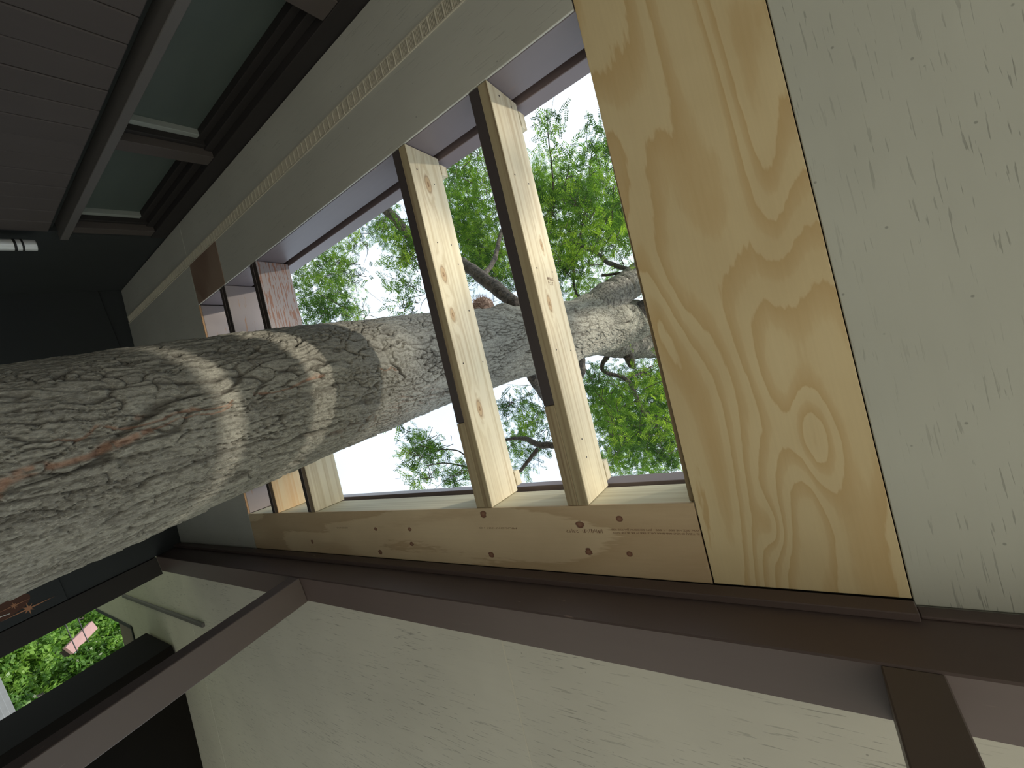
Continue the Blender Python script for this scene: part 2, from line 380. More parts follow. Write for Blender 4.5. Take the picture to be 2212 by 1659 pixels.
# soffit: painted panels, vent strip, old bare board
ce = link('ceiling', None, SOF.copy()); structure(ce)
T = 0.008
def panel(x0, x1, s0, s1, m, name='soffit_panel'): return board(name, (x0+0.0012, s0+0.0012, 0), (x1-0.0012, s1-0.0012, T), m, ce, SOF, 0.0015)
panel(-3.098, -0.293, -1.535, -0.972, M_soffit_plain)
panel(-4.516, -3.098, -1.535, 0.70, M_soffit_plain)
panel(0.118, 3.5, -1.535, 0.70, M_soffit_s)
for x0, x1, s0, s1 in ((-8.6, -6.87, 0.99, 1.775), (-6.87, -4.722, 0.70, 3.2), (-4.722, -1.129, 0.70, 3.2), (-1.129, 1.31, 0.70, 3.2), (1.31, 3.5, 0.70, 3.2)):
    panel(x0, x1, s0, s1, M_soffit_x)
board('batten', (-6.86, 1.378, -0.022), (-4.40, 1.412, 0), M_trimlight, ce)
board('seam_strip', (-1.1315, 0.97, -0.0008), (-1.1265, 3.2, 0.002), M_vent, ce, SOF, 0)
board('edge_board', (-8.6, 1.765, -0.012), (-6.86, 1.80, 0.06), M_dark, ce)
board('edge_board', (-6.87, 1.775, -0.012), (-6.835, 3.2, 0.06), M_dark, ce)
board('bare_board', (-3.08, -1.24, -0.0025), (-2.66, -0.974, 0.002), plywood('weathered bare board', 1, 3.0, (0.34, 0.25, 0.19), (0.25, 0.16, 0.12), (4, 1.2)), ce, SOF, 0.001)
ve = multi('vent_strip', [((-4.51, -1.301, -0.004), (-0.296, -1.295, 0)), ((-4.51, -1.245, -0.004), (-0.296, -1.239, 0)), ((-4.51, -1.297, -0.0012), (-0.296, -1.243, 0))], M_vent, ce, bev=0.0005)
# one louver bank: five slanted blades in a pressed frame
bm = bmesh.new()
for k in range(5):
    t = box_bm(0.0035, 0.046, 0.0016, 0); bmesh.ops.rotate(t, cent=(0, 0, 0), matrix=Matrix.Rotation(0.6, 3, 'Y'), verts=t.verts)
    bmesh.ops.translate(t, vec=(-0.012+k*0.006, 0, -0.0024), verts=t.verts); me = bpy.data.meshes.new('t'); t.to_mesh(me); t.free(); bm.from_mesh(me); bpy.data.meshes.remove(me)
t = box_bm(0.005, 0.050, 0.006, 0.001); bmesh.ops.translate(t, vec=(0.0165, 0, -0.003), verts=t.verts); me = bpy.data.meshes.new('t'); t.to_mesh(me); t.free(); bm.from_mesh(me); bpy.data.meshes.remove(me)
lme = bm_me('louver', bm, M_vent)
x = -0.32
while x > -4.49:
    link('louver', lme, SOF @ Matrix.Translation((x, -1.270, -0.001)), ve); x -= 0.0367

# trims along the beam
structure(board('trim_1', (-4.515, 0.812, 1.0405), (0.118, 0.832, 1.085), M_brown_x, None, WLD))
structure(board('trim_2', (0.120, 0.825, 1.052), (3.5, 0.832, 1.085), M_brown_x, None, WLD))

# wall of the next building part, beyond the eave
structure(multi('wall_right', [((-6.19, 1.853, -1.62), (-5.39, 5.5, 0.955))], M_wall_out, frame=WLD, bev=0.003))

# ------------------------------------------------------------------ beam and posts
tag(board('beam', (-4.51, 0.832, 0.913), (3.5, 0.966, 1.070), M_brown_x, None, WLD, 0.004), 'long dark brown painted beam under the soffit, posts hanging below it', 'beam')
def post(x0, x1, label, y0=0.834, y1=0.966, top=0.9128, m=None):
    p = thing('porch_post', ((x0+x1)/2, (y0+y1)/2, -1.55), label, 'post', None)
    board('shaft', (x0, y0, -1.55), (x1, y1, top), m or M_brown_z, p, WLD, 0.003)
    return p
post(-2.320, -2.223, 'brown porch post below the beam, running into the lower left corner of the photo')
post(0.027, 0.120, 'dark brown porch post at the lower right corner of the photo')
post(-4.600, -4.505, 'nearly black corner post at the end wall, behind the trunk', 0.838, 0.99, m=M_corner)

# ------------------------------------------------------------------ headers, flashing, plywood
tag(board('header_board', (-3.086, -1.012, 0.0095), (-0.25, -0.9735, 0.160), M_header), 'purple brown header board along the house side of the roof opening', 'header board')
fb = tag(board('fascia_strip', (-3.086, -1.010, 0.186), (-0.25, -0.962, 0.264), M_flash), 'smooth brown fascia strip above the old purple header board', 'fascia')
tag(board('header_board', (-3.086, 0.4555, 0.0095), (-0.25, 0.495, 0.172), M_lum_x), 'new pale lumber header board closing the outer side of the opening', 'header board')
fl = thing('metal_flashing', (-1.7, 0.47, 0.21), 'bent brown metal flashing strip lying above the new pale header', 'flashing', frame=SOF)
multi('flashing_strip', [((-3.09, 0.459, 0.250), (-0.60, 0.463, 0.300)), ((-3.09, 0.459, 0.247), (-0.60, 0.500, 0.251))], M_flash, fl, SOF, 0.001)
multi('flashing_strip', [((-0.655, 0.4545, 0.213), (-0.25, 0.4585, 0.296)), ((-0.655, 0.4545, 0.210), (-0.25, 0.500, 0.214))], M_flash, fl, SOF, 0.001)
board('backing', (-3.09, 0.497, 0.15), (-0.25, 0.503, 0.25), M_dark, fl, SOF, 0)

pt = tag(board('plywood_panel', (-0.290, -1.535, -0.001), (0.1165, 0.684, T), M_ply1, None, SOF, 0.001, origin=True), 'wide bare plywood strip with bold tan grain bands crossing the soffit', 'plywood')
KN = [(-1.067,0.477,0.015), (-1.516,0.542,0.01), (-2.367,0.623,0.012), (-1.768,0.659,0.013), (-1.761,0.544,0.01), (-1.525,0.61,0.012), (-0.663,0.517,0.015), (-0.522,0.499,0.01), (-1.075,0.638,0.012), (-0.655,0.608,0.013), (-0.517,0.611,0.01)]
M_ply2 = plywood('knotty plywood', 0, 3.6, (0.76, 0.61, 0.40), (0.57, 0.415, 0.25), (5.0, 0.8), 0.95, KN)
p2 = tag(board('plywood_panel', (-3.088, 0.454, -0.001), (-0.2945, 0.686, T), M_ply2, None, SOF, 0.001, origin=True), 'narrow knotty plywood strip with grade stamps beside the brown beam', 'plywood')

def text_mesh(s, size):
    cu = bpy.data.curves.new('t', 'FONT'); cu.body = s; cu.size = size; cu.align_x = 'LEFT'; cu.extrude = 0.0001
    ob = bpy.data.objects.new('t', cu); C.objects.link(ob)
    dg = bpy.context.evaluated_depsgraph_get(); me = bpy.data.meshes.new_from_object(ob.evaluated_get(dg))
    bpy.data.objects.remove(ob); bpy.data.curves.remove(cu); me.materials.clear(); me.materials.append(M_ink); return me
def stamp(s, x, sv, width, height, parent=p2, name='grade_stamp'):
    """ink print, upside down as seen from below; x = its photo-left edge, sv = its lower edge there"""
    me = text_mesh(s, 0.02); co_ = np.array([v.co[:] for v in me.vertices]); lo = co_.min(0); hi = co_.max(0)
    me.transform(Matrix.Translation((-lo[0], -lo[1], 0))); me.transform(Matrix.Diagonal((width/(hi[0]-lo[0]), height/(hi[1]-lo[1]), 1, 1)))
    m = SOF @ Matrix.Translation((x+width, sv-height, -0.0013)) @ Matrix(((-1, 0, 0, 0), (0, 1, 0, 0), (0, 0, -1, 0), (0, 0, 0, 1)))
    return link(name, me, m, parent)
stamp('2S|S2', -0.721, 0.545, 0.047, 0.013)
bars = [((-0.659+k*0.0062, 0.532+0.004*(k % 3 == 0), -0.0013), (-0.659+k*0.0062+0.0018+0.0017*(k % 4 == 1), 0.545-0.003*(k % 5 == 2), -0.0011)) for k in range(12)]
multi('stamp_bars', bars, M_ink, p2, bev=0)
stamp('00V 00Z VIS 000 - 1 000 - JIIM SOODW JJA MIS VSS', -0.556, 0.5355, 0.258, 0.0065)
stamp('III TZAJ EMOC 008-BNA UR 37IIEB IV ER IB OE NOX', -0.556, 0.5455, 0.258, 0.0065)
stamp('MILXIOXHXH I O', -1.104, 0.535, 0.18, 0.006)
stamp('ASIHEN IVS', -2.088, 0.543, 0.10, 0.007)

# ------------------------------------------------------------------ rafters
def raft_mat(name, xk, kn): return lumber(name, 1, knots=[(0.019, s-(-0.2589), d-0.0925, r) for s, d, r in kn])
S0, S1, D = -0.9712, 0.4535, 0.184
b2 = bmesh.new(); bmesh.ops.create_cone(b2, cap_ends=True, segments=8, radius1=0.0034, radius2=0.0028, depth=0.0014)
NAIL = bm_me('nail', b2, plain('rusty nail head', (0.05, 0.035, 0.03), 0.6))
R2N = [(-0.945, 0.065), (-0.938, 0.137), (-0.663, 0.041), (-0.656, 0.129), (-0.342, 0.038), (-0.339, 0.147), (-0.063, 0.036), (-0.052, 0.143), (0.249, 0.064), (0.312, 0.066)]
R1N = [(-0.88, 0.036), (-0.843, 0.119), (-0.59, 0.053), (-0.593, 0.135), (-0.513, 0.15), (-0.317, 0.147), (-0.106, 0.034), (-0.1, 0.157)]
def new_rafter(x1, splice, kn, label, end, nails):
    r = thing('rafter', (x1-0.038, -0.26, 0.0), label, 'rafter', 'rafters across the opening', frame=SOF)
    mk = raft_mat('knotty rafter lumber', x1, kn)
    bdm = bmesh.new()
    nb = board('new_board', (x1-0.038, S0, 0.001), (x1, S1, D), [mk, M_lum_shade], r)
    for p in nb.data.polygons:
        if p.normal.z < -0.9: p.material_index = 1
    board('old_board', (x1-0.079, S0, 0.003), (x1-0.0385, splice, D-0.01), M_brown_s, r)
    board('splice_board', (x1-0.0785, splice+0.001, 0.0015), (x1-0.0387, S1, D), M_lum_shade, r)
    for k, (s_, d_) in enumerate(nails):
        link('nail', NAIL, SOF @ Matrix.Translation((x1+0.0002, s_, d_)) @ Matrix.Rotation(math.pi/2, 4, 'Y'), r)
    for s_, w_ in end: board('nailer_block', (x1-0.03, s_-w_, D+0.001), (x1+0.002, s_+w_, D+0.04), M_lum_s, r)
    return r
new_rafter(-1.0166, 0.116, [(-0.462, 0.044, 0.020), (-0.299, 0.040, 0.017), (0.079, 0.066, 0.020), (-0.833, 0.082, 0.022)],
           'doubled rafter of new knotty lumber nearest the trunk', [(0.405, 0.03), (-0.925, 0.022)], R1N)
new_rafter(-0.6149, 0.112, [(-0.431, 0.114, 0.013), (-0.222, 0.067, 0.017)],
           'doubled pale new rafter beside the wide plywood strip', [(0.400, 0.035), (-0.915, 0.03)], R2N)
me = text_mesh('\u00aeS&Z\nP,1,Z', 0.02)
link('grade_stamp', me, SOF @ Matrix.Translation((-0.6144, -0.305, 0.095)) @ Matrix(((0, 0, 1, 0), (0, -0.8, 0, 0), (0.9, 0, 0, 0), (0, 0, 0, 1))) , bpy.data.objects['rafter.001'])
M_ext_shade = lumber('shaded new lumber', 1, (0.30, 0.23, 0.16), (0.16, 0.11, 0.075))  # underside of the new extension boards, shade mixed into the wood colour
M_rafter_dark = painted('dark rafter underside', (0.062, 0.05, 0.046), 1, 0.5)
def old_rafter(x1, ext, label, m_old, m_new):
    r = thing('rafter', (x1-0.02, -0.26, 0.0), label, 'rafter', 'rafters across the opening', frame=SOF)
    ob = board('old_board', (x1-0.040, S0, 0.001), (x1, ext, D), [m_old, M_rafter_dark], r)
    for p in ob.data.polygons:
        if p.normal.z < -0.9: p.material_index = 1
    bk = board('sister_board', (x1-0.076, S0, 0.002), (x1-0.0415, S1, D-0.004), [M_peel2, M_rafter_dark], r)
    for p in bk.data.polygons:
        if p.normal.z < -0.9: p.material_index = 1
    nb = board('extension_board', (x1-0.0405, ext+0.001, 0.0015), (x1-0.0005, S1, D), [m_new, M_ext_shade], r)
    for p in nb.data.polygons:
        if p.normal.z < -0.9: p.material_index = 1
    return r
old_rafter(-2.2664, -0.12, 'old rafter with peeling red brown paint just behind the trunk', M_peel, M_lum_s)
old_rafter(-2.682, -0.08, 'middle old rafter between the trunk and the far end of the opening', M_peel2, M_lum_or)
r5 = thing('rafter', (-3.11, -0.26, 0.02), 'purple brown old rafter closing the far end of the opening', 'rafter', 'rafters across the opening', frame=SOF)
board('old_board', (-3.130, S0, 0.0105), (-3.090, S1, D), M_peel2, r5)
board('edge_strip', (-3.0965, S0, 0.0), (-3.0900, S1, 0.0103), plain('bare orange wood edge', (0.42, 0.25, 0.13), 0.8, var=0.5, sc=40), r5, SOF, 0.0005)
tag(board('rafter', (-0.3005, -0.60, 0.0115), (-0.2605, S1, D), M_lum_shade, None, SOF, 0.002, rot=Matrix.Rotation(0.011, 4, 'Z')), 'lumber rafter peeping out above the edge of the wide plywood strip', 'rafter', 'rafters across the opening')

# ------------------------------------------------------------------ sconce and sign on the dark walls
sc = thing('wall_sconce', (-3.345, YW, 0.35), 'bright metal cylinder wall light on the dark wall at the left edge', 'wall light')
def lathe(name, prof, m, c, parent, n=28):
    V = []; F = []
    for r, z in prof:
        for k in range(n): V.append((r*math.cos(2*math.pi*k/n), r*math.sin(2*math.pi*k/n), z))
    for i in range(len(prof)-1):
        for k in range(n): F.append((i*n+k, i*n+(k+1) % n, (i+1)*n+(k+1) % n, (i+1)*n+k))
    F.append(tuple(range(n-1, -1, -1))); F.append(tuple((len(prof)-1)*n+k for k in range(n)))
    o = link(name, poly_me(name, V, F, m, False), WLD @ Matrix.Translation(c), parent); return o
lathe('tube', [(0.028, 0.0), (0.031, 0.003), (0.031, 0.352), (0.029, 0.356)], M_metal, (-3.345, -1.315, 0.35), sc)
lathe('ring', [(0.0315, 0), (0.034, 0.001), (0.034, 0.010), (0.0315, 0.011)], M_black, (-3.345, -1.315, 0.618), sc)
lathe('ring', [(0.0315, 0), (0.034, 0.001), (0.034, 0.008), (0.0315, 0.009)], M_black, (-3.345, -1.315, 0.648), sc)
board('bracket', (-3.375, YW-0.03, 0.45), (-3.315, -1.345, 0.53), M_metal, sc, WLD)

sg = thing('wall_sign', (XF, 0.66, 0.05), 'dark sign with copper starbursts and white script on the end wall behind the trunk', 'sign')
board('sign_board', (XF+0.0005, 0.56, -0.15), (XF+0.012, 0.832, 0.40), M_dark, sg, WLD)
def star(cy, cz, L, wide, name='starburst'):
    V = [(0, 0, 0)]; F = []; n = 8
    for k in range(2*n):
        a = math.pi*k/n + math.pi/2
        r = (L if k in (0, 8) else L*0.36 if k % 4 == 0 else L*0.26) if k % 2 == 0 else wide
        V.append((0, math.cos(a)*r, math.sin(a)*r))
    for k in range(2*n): F.append((0, 1+k, 1+(k+1) % (2*n)))
    b2 = bmesh.new(); vs = [b2.verts.new(v) for v in V]
    for q in F: b2.faces.new([vs[i] for i in q])
    ge = bmesh.ops.extrude_face_region(b2, geom=list(b2.faces)); bmesh.ops.translate(b2, vec=(0.0015, 0, 0), verts=[e for e in ge['geom'] if isinstance(e, bmesh.types.BMVert)])
    link(name, bm_me(name, b2, M_star), WLD @ Matrix.Translation((XF+0.0132, cy, cz)), sg)
V = [(0, 0, 0)]; F = []
for k in range(40):
    a = 2*math.pi*k/40; r = 1 + 0.07*math.sin(3*a+0.5); V.append((0, 0.062*r*math.cos(a), 0.19*r*math.sin(a)))
b2 = bmesh.new(); vs = [b2.verts.new(v) for v in V[1:]]; b2.faces.new(vs)
ge = bmesh.ops.extrude_face_region(b2, geom=list(b2.faces)); bmesh.ops.translate(b2, vec=(0.001, 0, 0), verts=[e for e in ge['geom'] if isinstance(e, bmesh.types.BMVert)])
link('orange_patch', bm_me('orange_patch', b2, M_orange), WLD @ Matrix.Translation((XF+0.012, 0.705, 0.075)), sg)
star(0.772, 0.228, 0.125, 0.012); star(0.712, 0.178, 0.075, 0.007)
tv, tf = tube_vf(catmull([(0, 0.748, -0.06), (0, 0.752, 0.02), (0, 0.742, 0.10), (0, 0.748, 0.15)], 6), [0.003]*19, 6)
link('script_stroke', poly_me('script_stroke', tv, tf, M_white, True), WLD @ Matrix.Translation((XF+0.014, 0, 0)), sg)
tv, tf = tube_vf(catmull([(0, 0.790, 0.0), (0, 0.800, 0.05), (0, 0.785, 0.085), (0, 0.772, 0.05), (0, 0.782, 0.0)], 6), [0.003]*25, 6)
link('script_stroke', poly_me('script_stroke', tv, tf, M_white, True), WLD @ Matrix.Translation((XF+0.014, 0, 0)), sg)

# ------------------------------------------------------------------ the tree through the roof
def lattice(nu, nv, seed):
    return np.random.default_rng(seed).random((nv, nu))
def vnoise(u, v, g_):
    nv, nu = g_.shape; ui = np.floor(u).astype(int); vi = np.floor(v).astype(int); fu = u-ui; fv = v-vi
    fu = fu*fu*(3-2*fu); fv = fv*fv*(3-2*fv)
    a = g_[vi % nv, ui % nu]; b = g_[vi % nv, (ui+1) % nu]; c = g_[(vi+1) % nv, ui % nu]; d = g_[(vi+1) % nv, (ui+1) % nu]
    return (a*(1-fu)+b*fu)*(1-fv) + (c*(1-fu)+d*fu)*fv
def worley(u, v, nu, seed):
    r = np.random.default_rng(seed); nv = 512
    JU = r.random((nv, nu)); JV = r.random((nv, nu)); HH = r.random((nv, nu))
    ui = np.floor(u).astype(int); vi = np.floor(v).astype(int)
    f1 = np.full(u.shape, 9.0); f2 = np.full(u.shape, 9.0); h = np.zeros(u.shape); du = np.zeros(u.shape); dv = np.zeros(u.shape)
    for a in (-1, 0, 1):
        for b in (-1, 0, 1):
            cu = ui+a; cv = vi+b; px = cu + JU[cv % nv, cu % nu]; py = cv + JV[cv % nv, cu % nu]
            d = np.hypot(u-px, v-py); n1 = d < f1
            f2 = np.where(n1, f1, np.minimum(f2, d)); h = np.where(n1, HH[cv % nv, cu % nu], h)
            du = np.where(n1, u-px, du); dv = np.where(n1, v-py, dv); f1 = np.where(n1, d, f1)
    return f1, f2, h, du, dv
def sstep(a, b, x):
    t = np.clip((x-a)/(b-a), 0, 1); return t*t*(3-2*t)

tree = thing('tree', (-1.65, -0.045, -1.60), 'big tree whose thick furrowed trunk rises through the roof opening', 'tree')
zk = np.array([-1.7, -0.6, 0.0, 0.9, 1.8, 2.5, 3.5, 5.0, 7.0, 9.0])
yk = np.array([-0.055, -0.048, -0.042, -0.045, -0.022, 0.026, 0.085, 0.207, 0.345, 0.45])
xk = np.array([-1.65]*7 + [-1.66, -1.68, -1.7])
rk = np.array([0.33, 0.295, 0.287, 0.279, 0.268, 0.278, 0.292, 0.300, 0.27, 0.22])
NT = 520
zz = np.concatenate([np.arange(-1.7, -0.5, 0.012), np.arange(-0.5, 1.7, 0.0034), np.arange(1.7, 6.6, 0.0095), np.arange(6.6, 9.0, 0.04)])
TH, ZZ = np.meshgrid(np.linspace(0, 2*np.pi, NT, endpoint=False), zz)
g1 = lattice(8, 64, 1); g2 = lattice(24, 256, 2); g3 = lattice(60, 512, 3); g4 = lattice(200, 2048, 5)
tu = TH/(2*np.pi)
w1_ = vnoise(tu*8, ZZ*1.6+20, g1)-0.5; w2_ = vnoise(tu*24, ZZ*7+60, g2)-0.5; w3_ = vnoise(tu*60, ZZ*26+200, g3)-0.5
up = sstep(0.9, 1.9, ZZ)                              # plates grow shorter higher up
zs_ = np.interp(zz, [-1.7, 0.9, 1.9, 9.0], [0, 2.6*6.5, 2.6*6.5+1.0*11, 2.6*6.5+11+7.1*9.5])[:, None]*np.ones_like(TH)
NU = 68
u0 = tu*NU + w1_*2.6 + w2_*1.3 + w3_*0.6
v0 = zs_ + w2_*1.0 + w3_*0.5
f1, f2, hc, du, dv = worley(u0, v0, NU, 21)
edge = f2-f1
e1 = sstep(0.0, 1.0, edge/(0.10+0.09*up))
hb1, hb2, hc2, du2, dv2 = worley(tu*120 + w2_*2.4 + w3_*1.2, zs_*2.3 + w3_*1.4 + w1_*2, 120, 33)
e2 = sstep(0.0, 0.16, hb2-hb1)
fine = vnoise(tu*200, ZZ*110+300, g4)-0.5
n36 = vnoise(tu*36 + w1_*3.0 + w2_*0.8, zs_*0.42 + w2_*0.5, lattice(36, 1024, 41)); n70 = vnoise(tu*72 + w1_*4.0 + w3_*0.8, zs_*0.42 + w3_*0.5, lattice(72, 1024, 42))
gate = sstep(0.35, 0.6, vnoise(tu*24, zs_*0.5, lattice(24, 512, 43))); gate2 = sstep(0.3, 0.6, vnoise(tu*36, zs_*0.8, lattice(36, 512, 44)))
fu1 = (1-sstep(0.0, 0.034, np.abs(n36-0.5)))*(0.2+0.8*gate); fu2 = (1-sstep(0.0, 0.05, np.abs(n70-0.5)))*(1-0.35*gate)
c1 = (1-e1)*(0.15+0.85*gate2); c2 = (1-e2)*(0.1+0.9*gate)
disp = -0.016*fu1 - 0.009*fu2 - 0.011*c1 - 0.005*c2 + 0.0025*(hc-0.5) + e1*(0.007*(hc-0.2)*dv + 0.0045*(hc2-0.5)*du) + 0.0016*fine + 0.018*w1_ + 0.006*w2_ + 0.003*w3_
disp *= 1-0.2*up+0.7*sstep(2.6, 4.6, ZZ)
# bulges where limbs leave
def ang(a, b): return (a-b+np.pi) % (2*np.pi) - np.pi
for t0, z0, st, wt, wz in ((-0.35, 4.9, 0.05, 0.35, 0.16), (0.5, 5.3, 0.06, 0.4, 0.2), (-0.8, 5.6, 0.05, 0.4, 0.2), (0.1, 6.0, 0.06, 0.5, 0.2), (-1.2, 2.45, 0.035, 0.22, 0.10), (-1.45, 4.3, 0.10, 0.7, 0.35), (1.3, 3.2, 0.05, 0.5, 0.25), (-0.2, 4.6, 0.05, 0.9, 0.25)):
    disp += st*np.exp(-(ang(TH, t0)/wt)**2 - ((ZZ-z0)/wz)**2)
red = np.zeros_like(TH)
for pts, wd, amt in (([(0.088, 0.0), (0.088, 0.096), (0.049, 0.137), (0.019, 0.203), (0.003, 0.276), (-0.045, 0.351)], 0.040, 0.75), ([(-0.054, 0.362), (-0.057, 0.434), (-0.049, 0.525), (-0.07, 0.552)], 0.011, 0.8),
                ([(-0.122, 0.2), (-0.156, 0.298), (-0.133, 0.389), (-0.142, 0.464), (-0.102, 0.555)], 0.011, 0.75), ([(-0.132, 0.868), (-0.108, 0.759), (-0.113, 0.637)], 0.013, 0.75), ([(0.095, 1.225), (0.0, 1.19), (-0.044, 1.137)], 0.014, 0.6)):
    pts = sorted(pts, key=lambda p: p[1]); zp = [p[1] for p in pts]; tp = [p[0] for p in pts]
    tt = np.interp(ZZ, zp, tp); m_ = (ZZ > zp[0]-0.01) & (ZZ < zp[-1]+0.01)
    k_ = np.exp(-(ang(TH, tt + w3_*0.12)/wd)**4)*m_*sstep(-0.42, 0.0, fine + w3_*0.6 + 0.1)
    red = np.maximum(red, k_*amt); disp -= 0.007*k_
zone = sstep(0.12, 0.3, vnoise(tu*8, ZZ*2.2+90, g1)-0.5)
red = np.maximum(red, np.maximum(fu1, 1-e1)*zone*0.4*(1-up*0.8))
crack = np.clip(0.9*fu1 + 0.6*fu2 + 0.85*c1 + 0.4*c2, 0, 1)
R_ = np.interp(ZZ, zk, rk) + disp; R_ *= 1 + 0.02*np.cos(2*TH+0.6) + 0.6*np.exp(-(ZZ+1.7)/0.16)*0.4
X_ = np.interp(ZZ, zk, xk) + R_*np.cos(TH) + 1.65; Y_ = np.interp(ZZ, zk, yk) + R_*np.sin(TH) + 0.045
nz = len(zz); co_ = np.stack([X_, Y_, ZZ+1.60], -1).reshape(-1, 3)
ii = (np.arange(nz-1)[:, None]*NT + np.arange(NT)[None]); jj = (np.arange(nz-1)[:, None]*NT + (np.arange(NT)[None]+1) % NT)
faces = np.stack([ii, jj, jj+NT, ii+NT], -1).reshape(-1, 4)
def np_mesh(name, V, F, m, attrs=None, sm=False):
    me = bpy.data.meshes.new(name); k = F.shape[1]
    me.vertices.add(len(V)); me.vertices.foreach_set('co', V.astype(np.float32).ravel())
    me.loops.add(F.size); me.loops.foreach_set('vertex_index', F.astype(np.int32).ravel())
    me.polygons.add(len(F)); me.polygons.foreach_set('loop_start', (np.arange(len(F))*k).astype(np.int32)); me.polygons.foreach_set('loop_total', np.full(len(F), k, np.int32))
    me.update(calc_edges=True); setmat(me, m)
    for nm, a in (attrs or {}).items():
        at = me.attributes.new(nm, 'FLOAT', 'POINT'); at.data.foreach_set('value', a.astype(np.float32).ravel())
    if sm: me.polygons.foreach_set('use_smooth', np.ones(len(F), bool))
    me.validate(); return me
link('trunk', np_mesh('trunk', co_, faces, M_bark, {'crack': crack, 'red': red, 'plate': hc}, True), WLD @ Matrix.Translation((-1.65, -0.045, -1.60)), tree)

BR=[[(-1.67,-0.25,2.84,0.056), (-1.94,-0.51,2.99,0.057), (-2.28,-0.79,3.19,0.055), (-2.62,-1.04,3.38,0.055), (-3.08,-1.32,3.58,0.056), (-3.60,-1.94,3.82,0.057), (-4.06,-2.33,4.06,0.056)],
[(-2.09,-0.61,3.11,0.026), (-2.20,-0.83,3.60,0.024), (-2.33,-1.20,4.14,0.022), (-2.32,-1.58,4.73,0.019), (-2.33,-1.90,5.31,0.014)],
[(-1.66,0.13,3.85,0.10), (-1.52,-0.09,4.34,0.178), (-1.39,-0.18,4.80,0.170), (-1.25,-0.30,5.45,0.191), (-0.99,-0.52,6.40,0.192), (-0.54,-0.92,7.73,0.177)],
[(-1.30,-0.32,5.44,0.032), (-1.78,-0.61,5.91,0.035), (-2.12,-0.92,6.40,0.031), (-2.55,-1.28,6.61,0.025)],
[(-1.87,-0.48,5.68,0.020), (-1.58,-0.41,5.77,0.020), (-1.30,-0.25,5.75,0.027)],
[(-1.75,0.45,5.1,0.05), (-2.01,0.72,5.07,0.026), (-1.83,0.95,5.31,0.032), (-1.82,1.16,5.49,0.030), (-1.85,1.36,5.65,0.028), (-1.86,1.60,5.80,0.026), (-1.79,1.93,6.05,0.022), (-1.83,2.31,6.35,0.016)],
[(-1.85,1.36,5.65,0.018), (-2.13,1.45,5.75,0.021), (-2.40,1.59,5.94,0.019), (-2.66,1.62,6.15,0.017), (-2.89,1.80,6.34,0.012)],
[(-1.83,0.96,5.31,0.014), (-1.71,0.98,5.67,0.014), (-1.62,0.97,6.01,0.011)],
[(-2.25,1.26,3.81,0.037), (-2.53,1.26,3.88,0.038), (-2.82,1.22,4.07,0.029), (-3.25,1.25,4.26,0.019), (-3.61,1.34,4.33,0.013)],
[(-2.56,1.30,3.85,0.025), (-2.79,1.47,3.88,0.023), (-3.06,1.63,4.01,0.018), (-3.42,1.70,4.10,0.013)],
[(-1.74,0.26,2.85,0.046), (-1.78,0.44,2.98,0.044), (-1.91,0.72,3.32,0.040), (-2.04,1.05,3.63,0.039), (-2.25,1.26,3.81,0.037)],
[(-1.76,0.25,3.81,0.086), (-1.80,0.49,3.93,0.074), (-2.00,0.73,4.08,0.063), (-2.28,0.98,4.34,0.051), (-2.62,1.52,4.94,0.040), (-2.64,2.17,5.65,0.030)],
[(-1.68,0.14,3.90,0.10), (-1.84,0.22,4.36,0.162), (-1.78,0.39,4.87,0.160), (-1.69,0.55,5.42,0.162), (-1.55,0.74,6.27,0.170), (-1.25,1.05,7.42,0.155)],
[(-1.69,0.56,5.20,0.066), (-1.66,0.70,5.19,0.060), (-1.65,0.80,5.19,0.040)],
[(-3.25,1.25,4.26,0.012), (-3.49,1.26,3.78,0.010), (-3.63,1.13,3.69,0.008), (-3.84,1.02,3.51,0.007), (-3.92,0.94,3.44,0.005), (-3.99,0.95,3.36,0.004)],
[(-3.42,1.70,4.10,0.012), (-3.54,1.37,3.69,0.011), (-3.75,1.23,3.54,0.008), (-3.91,1.18,3.38,0.006)],
[(-2.32,-1.58,4.73,0.014), (-2.24,-1.43,5.38,0.010), (-2.06,-1.79,5.34,0.011), (-1.84,-2.20,5.04,0.008), (-1.71,-2.42,4.87,0.005)],
[(-1.39,-0.18,4.80,0.03), (-2.24,-0.31,5.56,0.017), (-2.25,-0.85,5.82,0.018), (-2.10,-1.37,6.21,0.015), (-1.95,-1.91,6.45,0.012), (-1.77,-2.40,6.55,0.008)]]
for b_ in BR:
    a = catmull(b_, 12 if b_[0][3] > 0.09 else 7); pts = a[:, :3]; rad = np.maximum(a[:, 3], 0.003)
    pts = pts + (rng.random(pts.shape)-0.5)*np.minimum(rad[:, None]*0.35, 0.012)
    n = 24 if rad.max() > 0.05 else 8
    tv, tf = tube_vf(pts, rad*(0.95+0.1*rng.random(len(rad))), n)
    link('limb', poly_me('limb', tv, tf, M_limb_big if rad.max() > 0.09 else M_limb, True), WLD.copy(), tree)
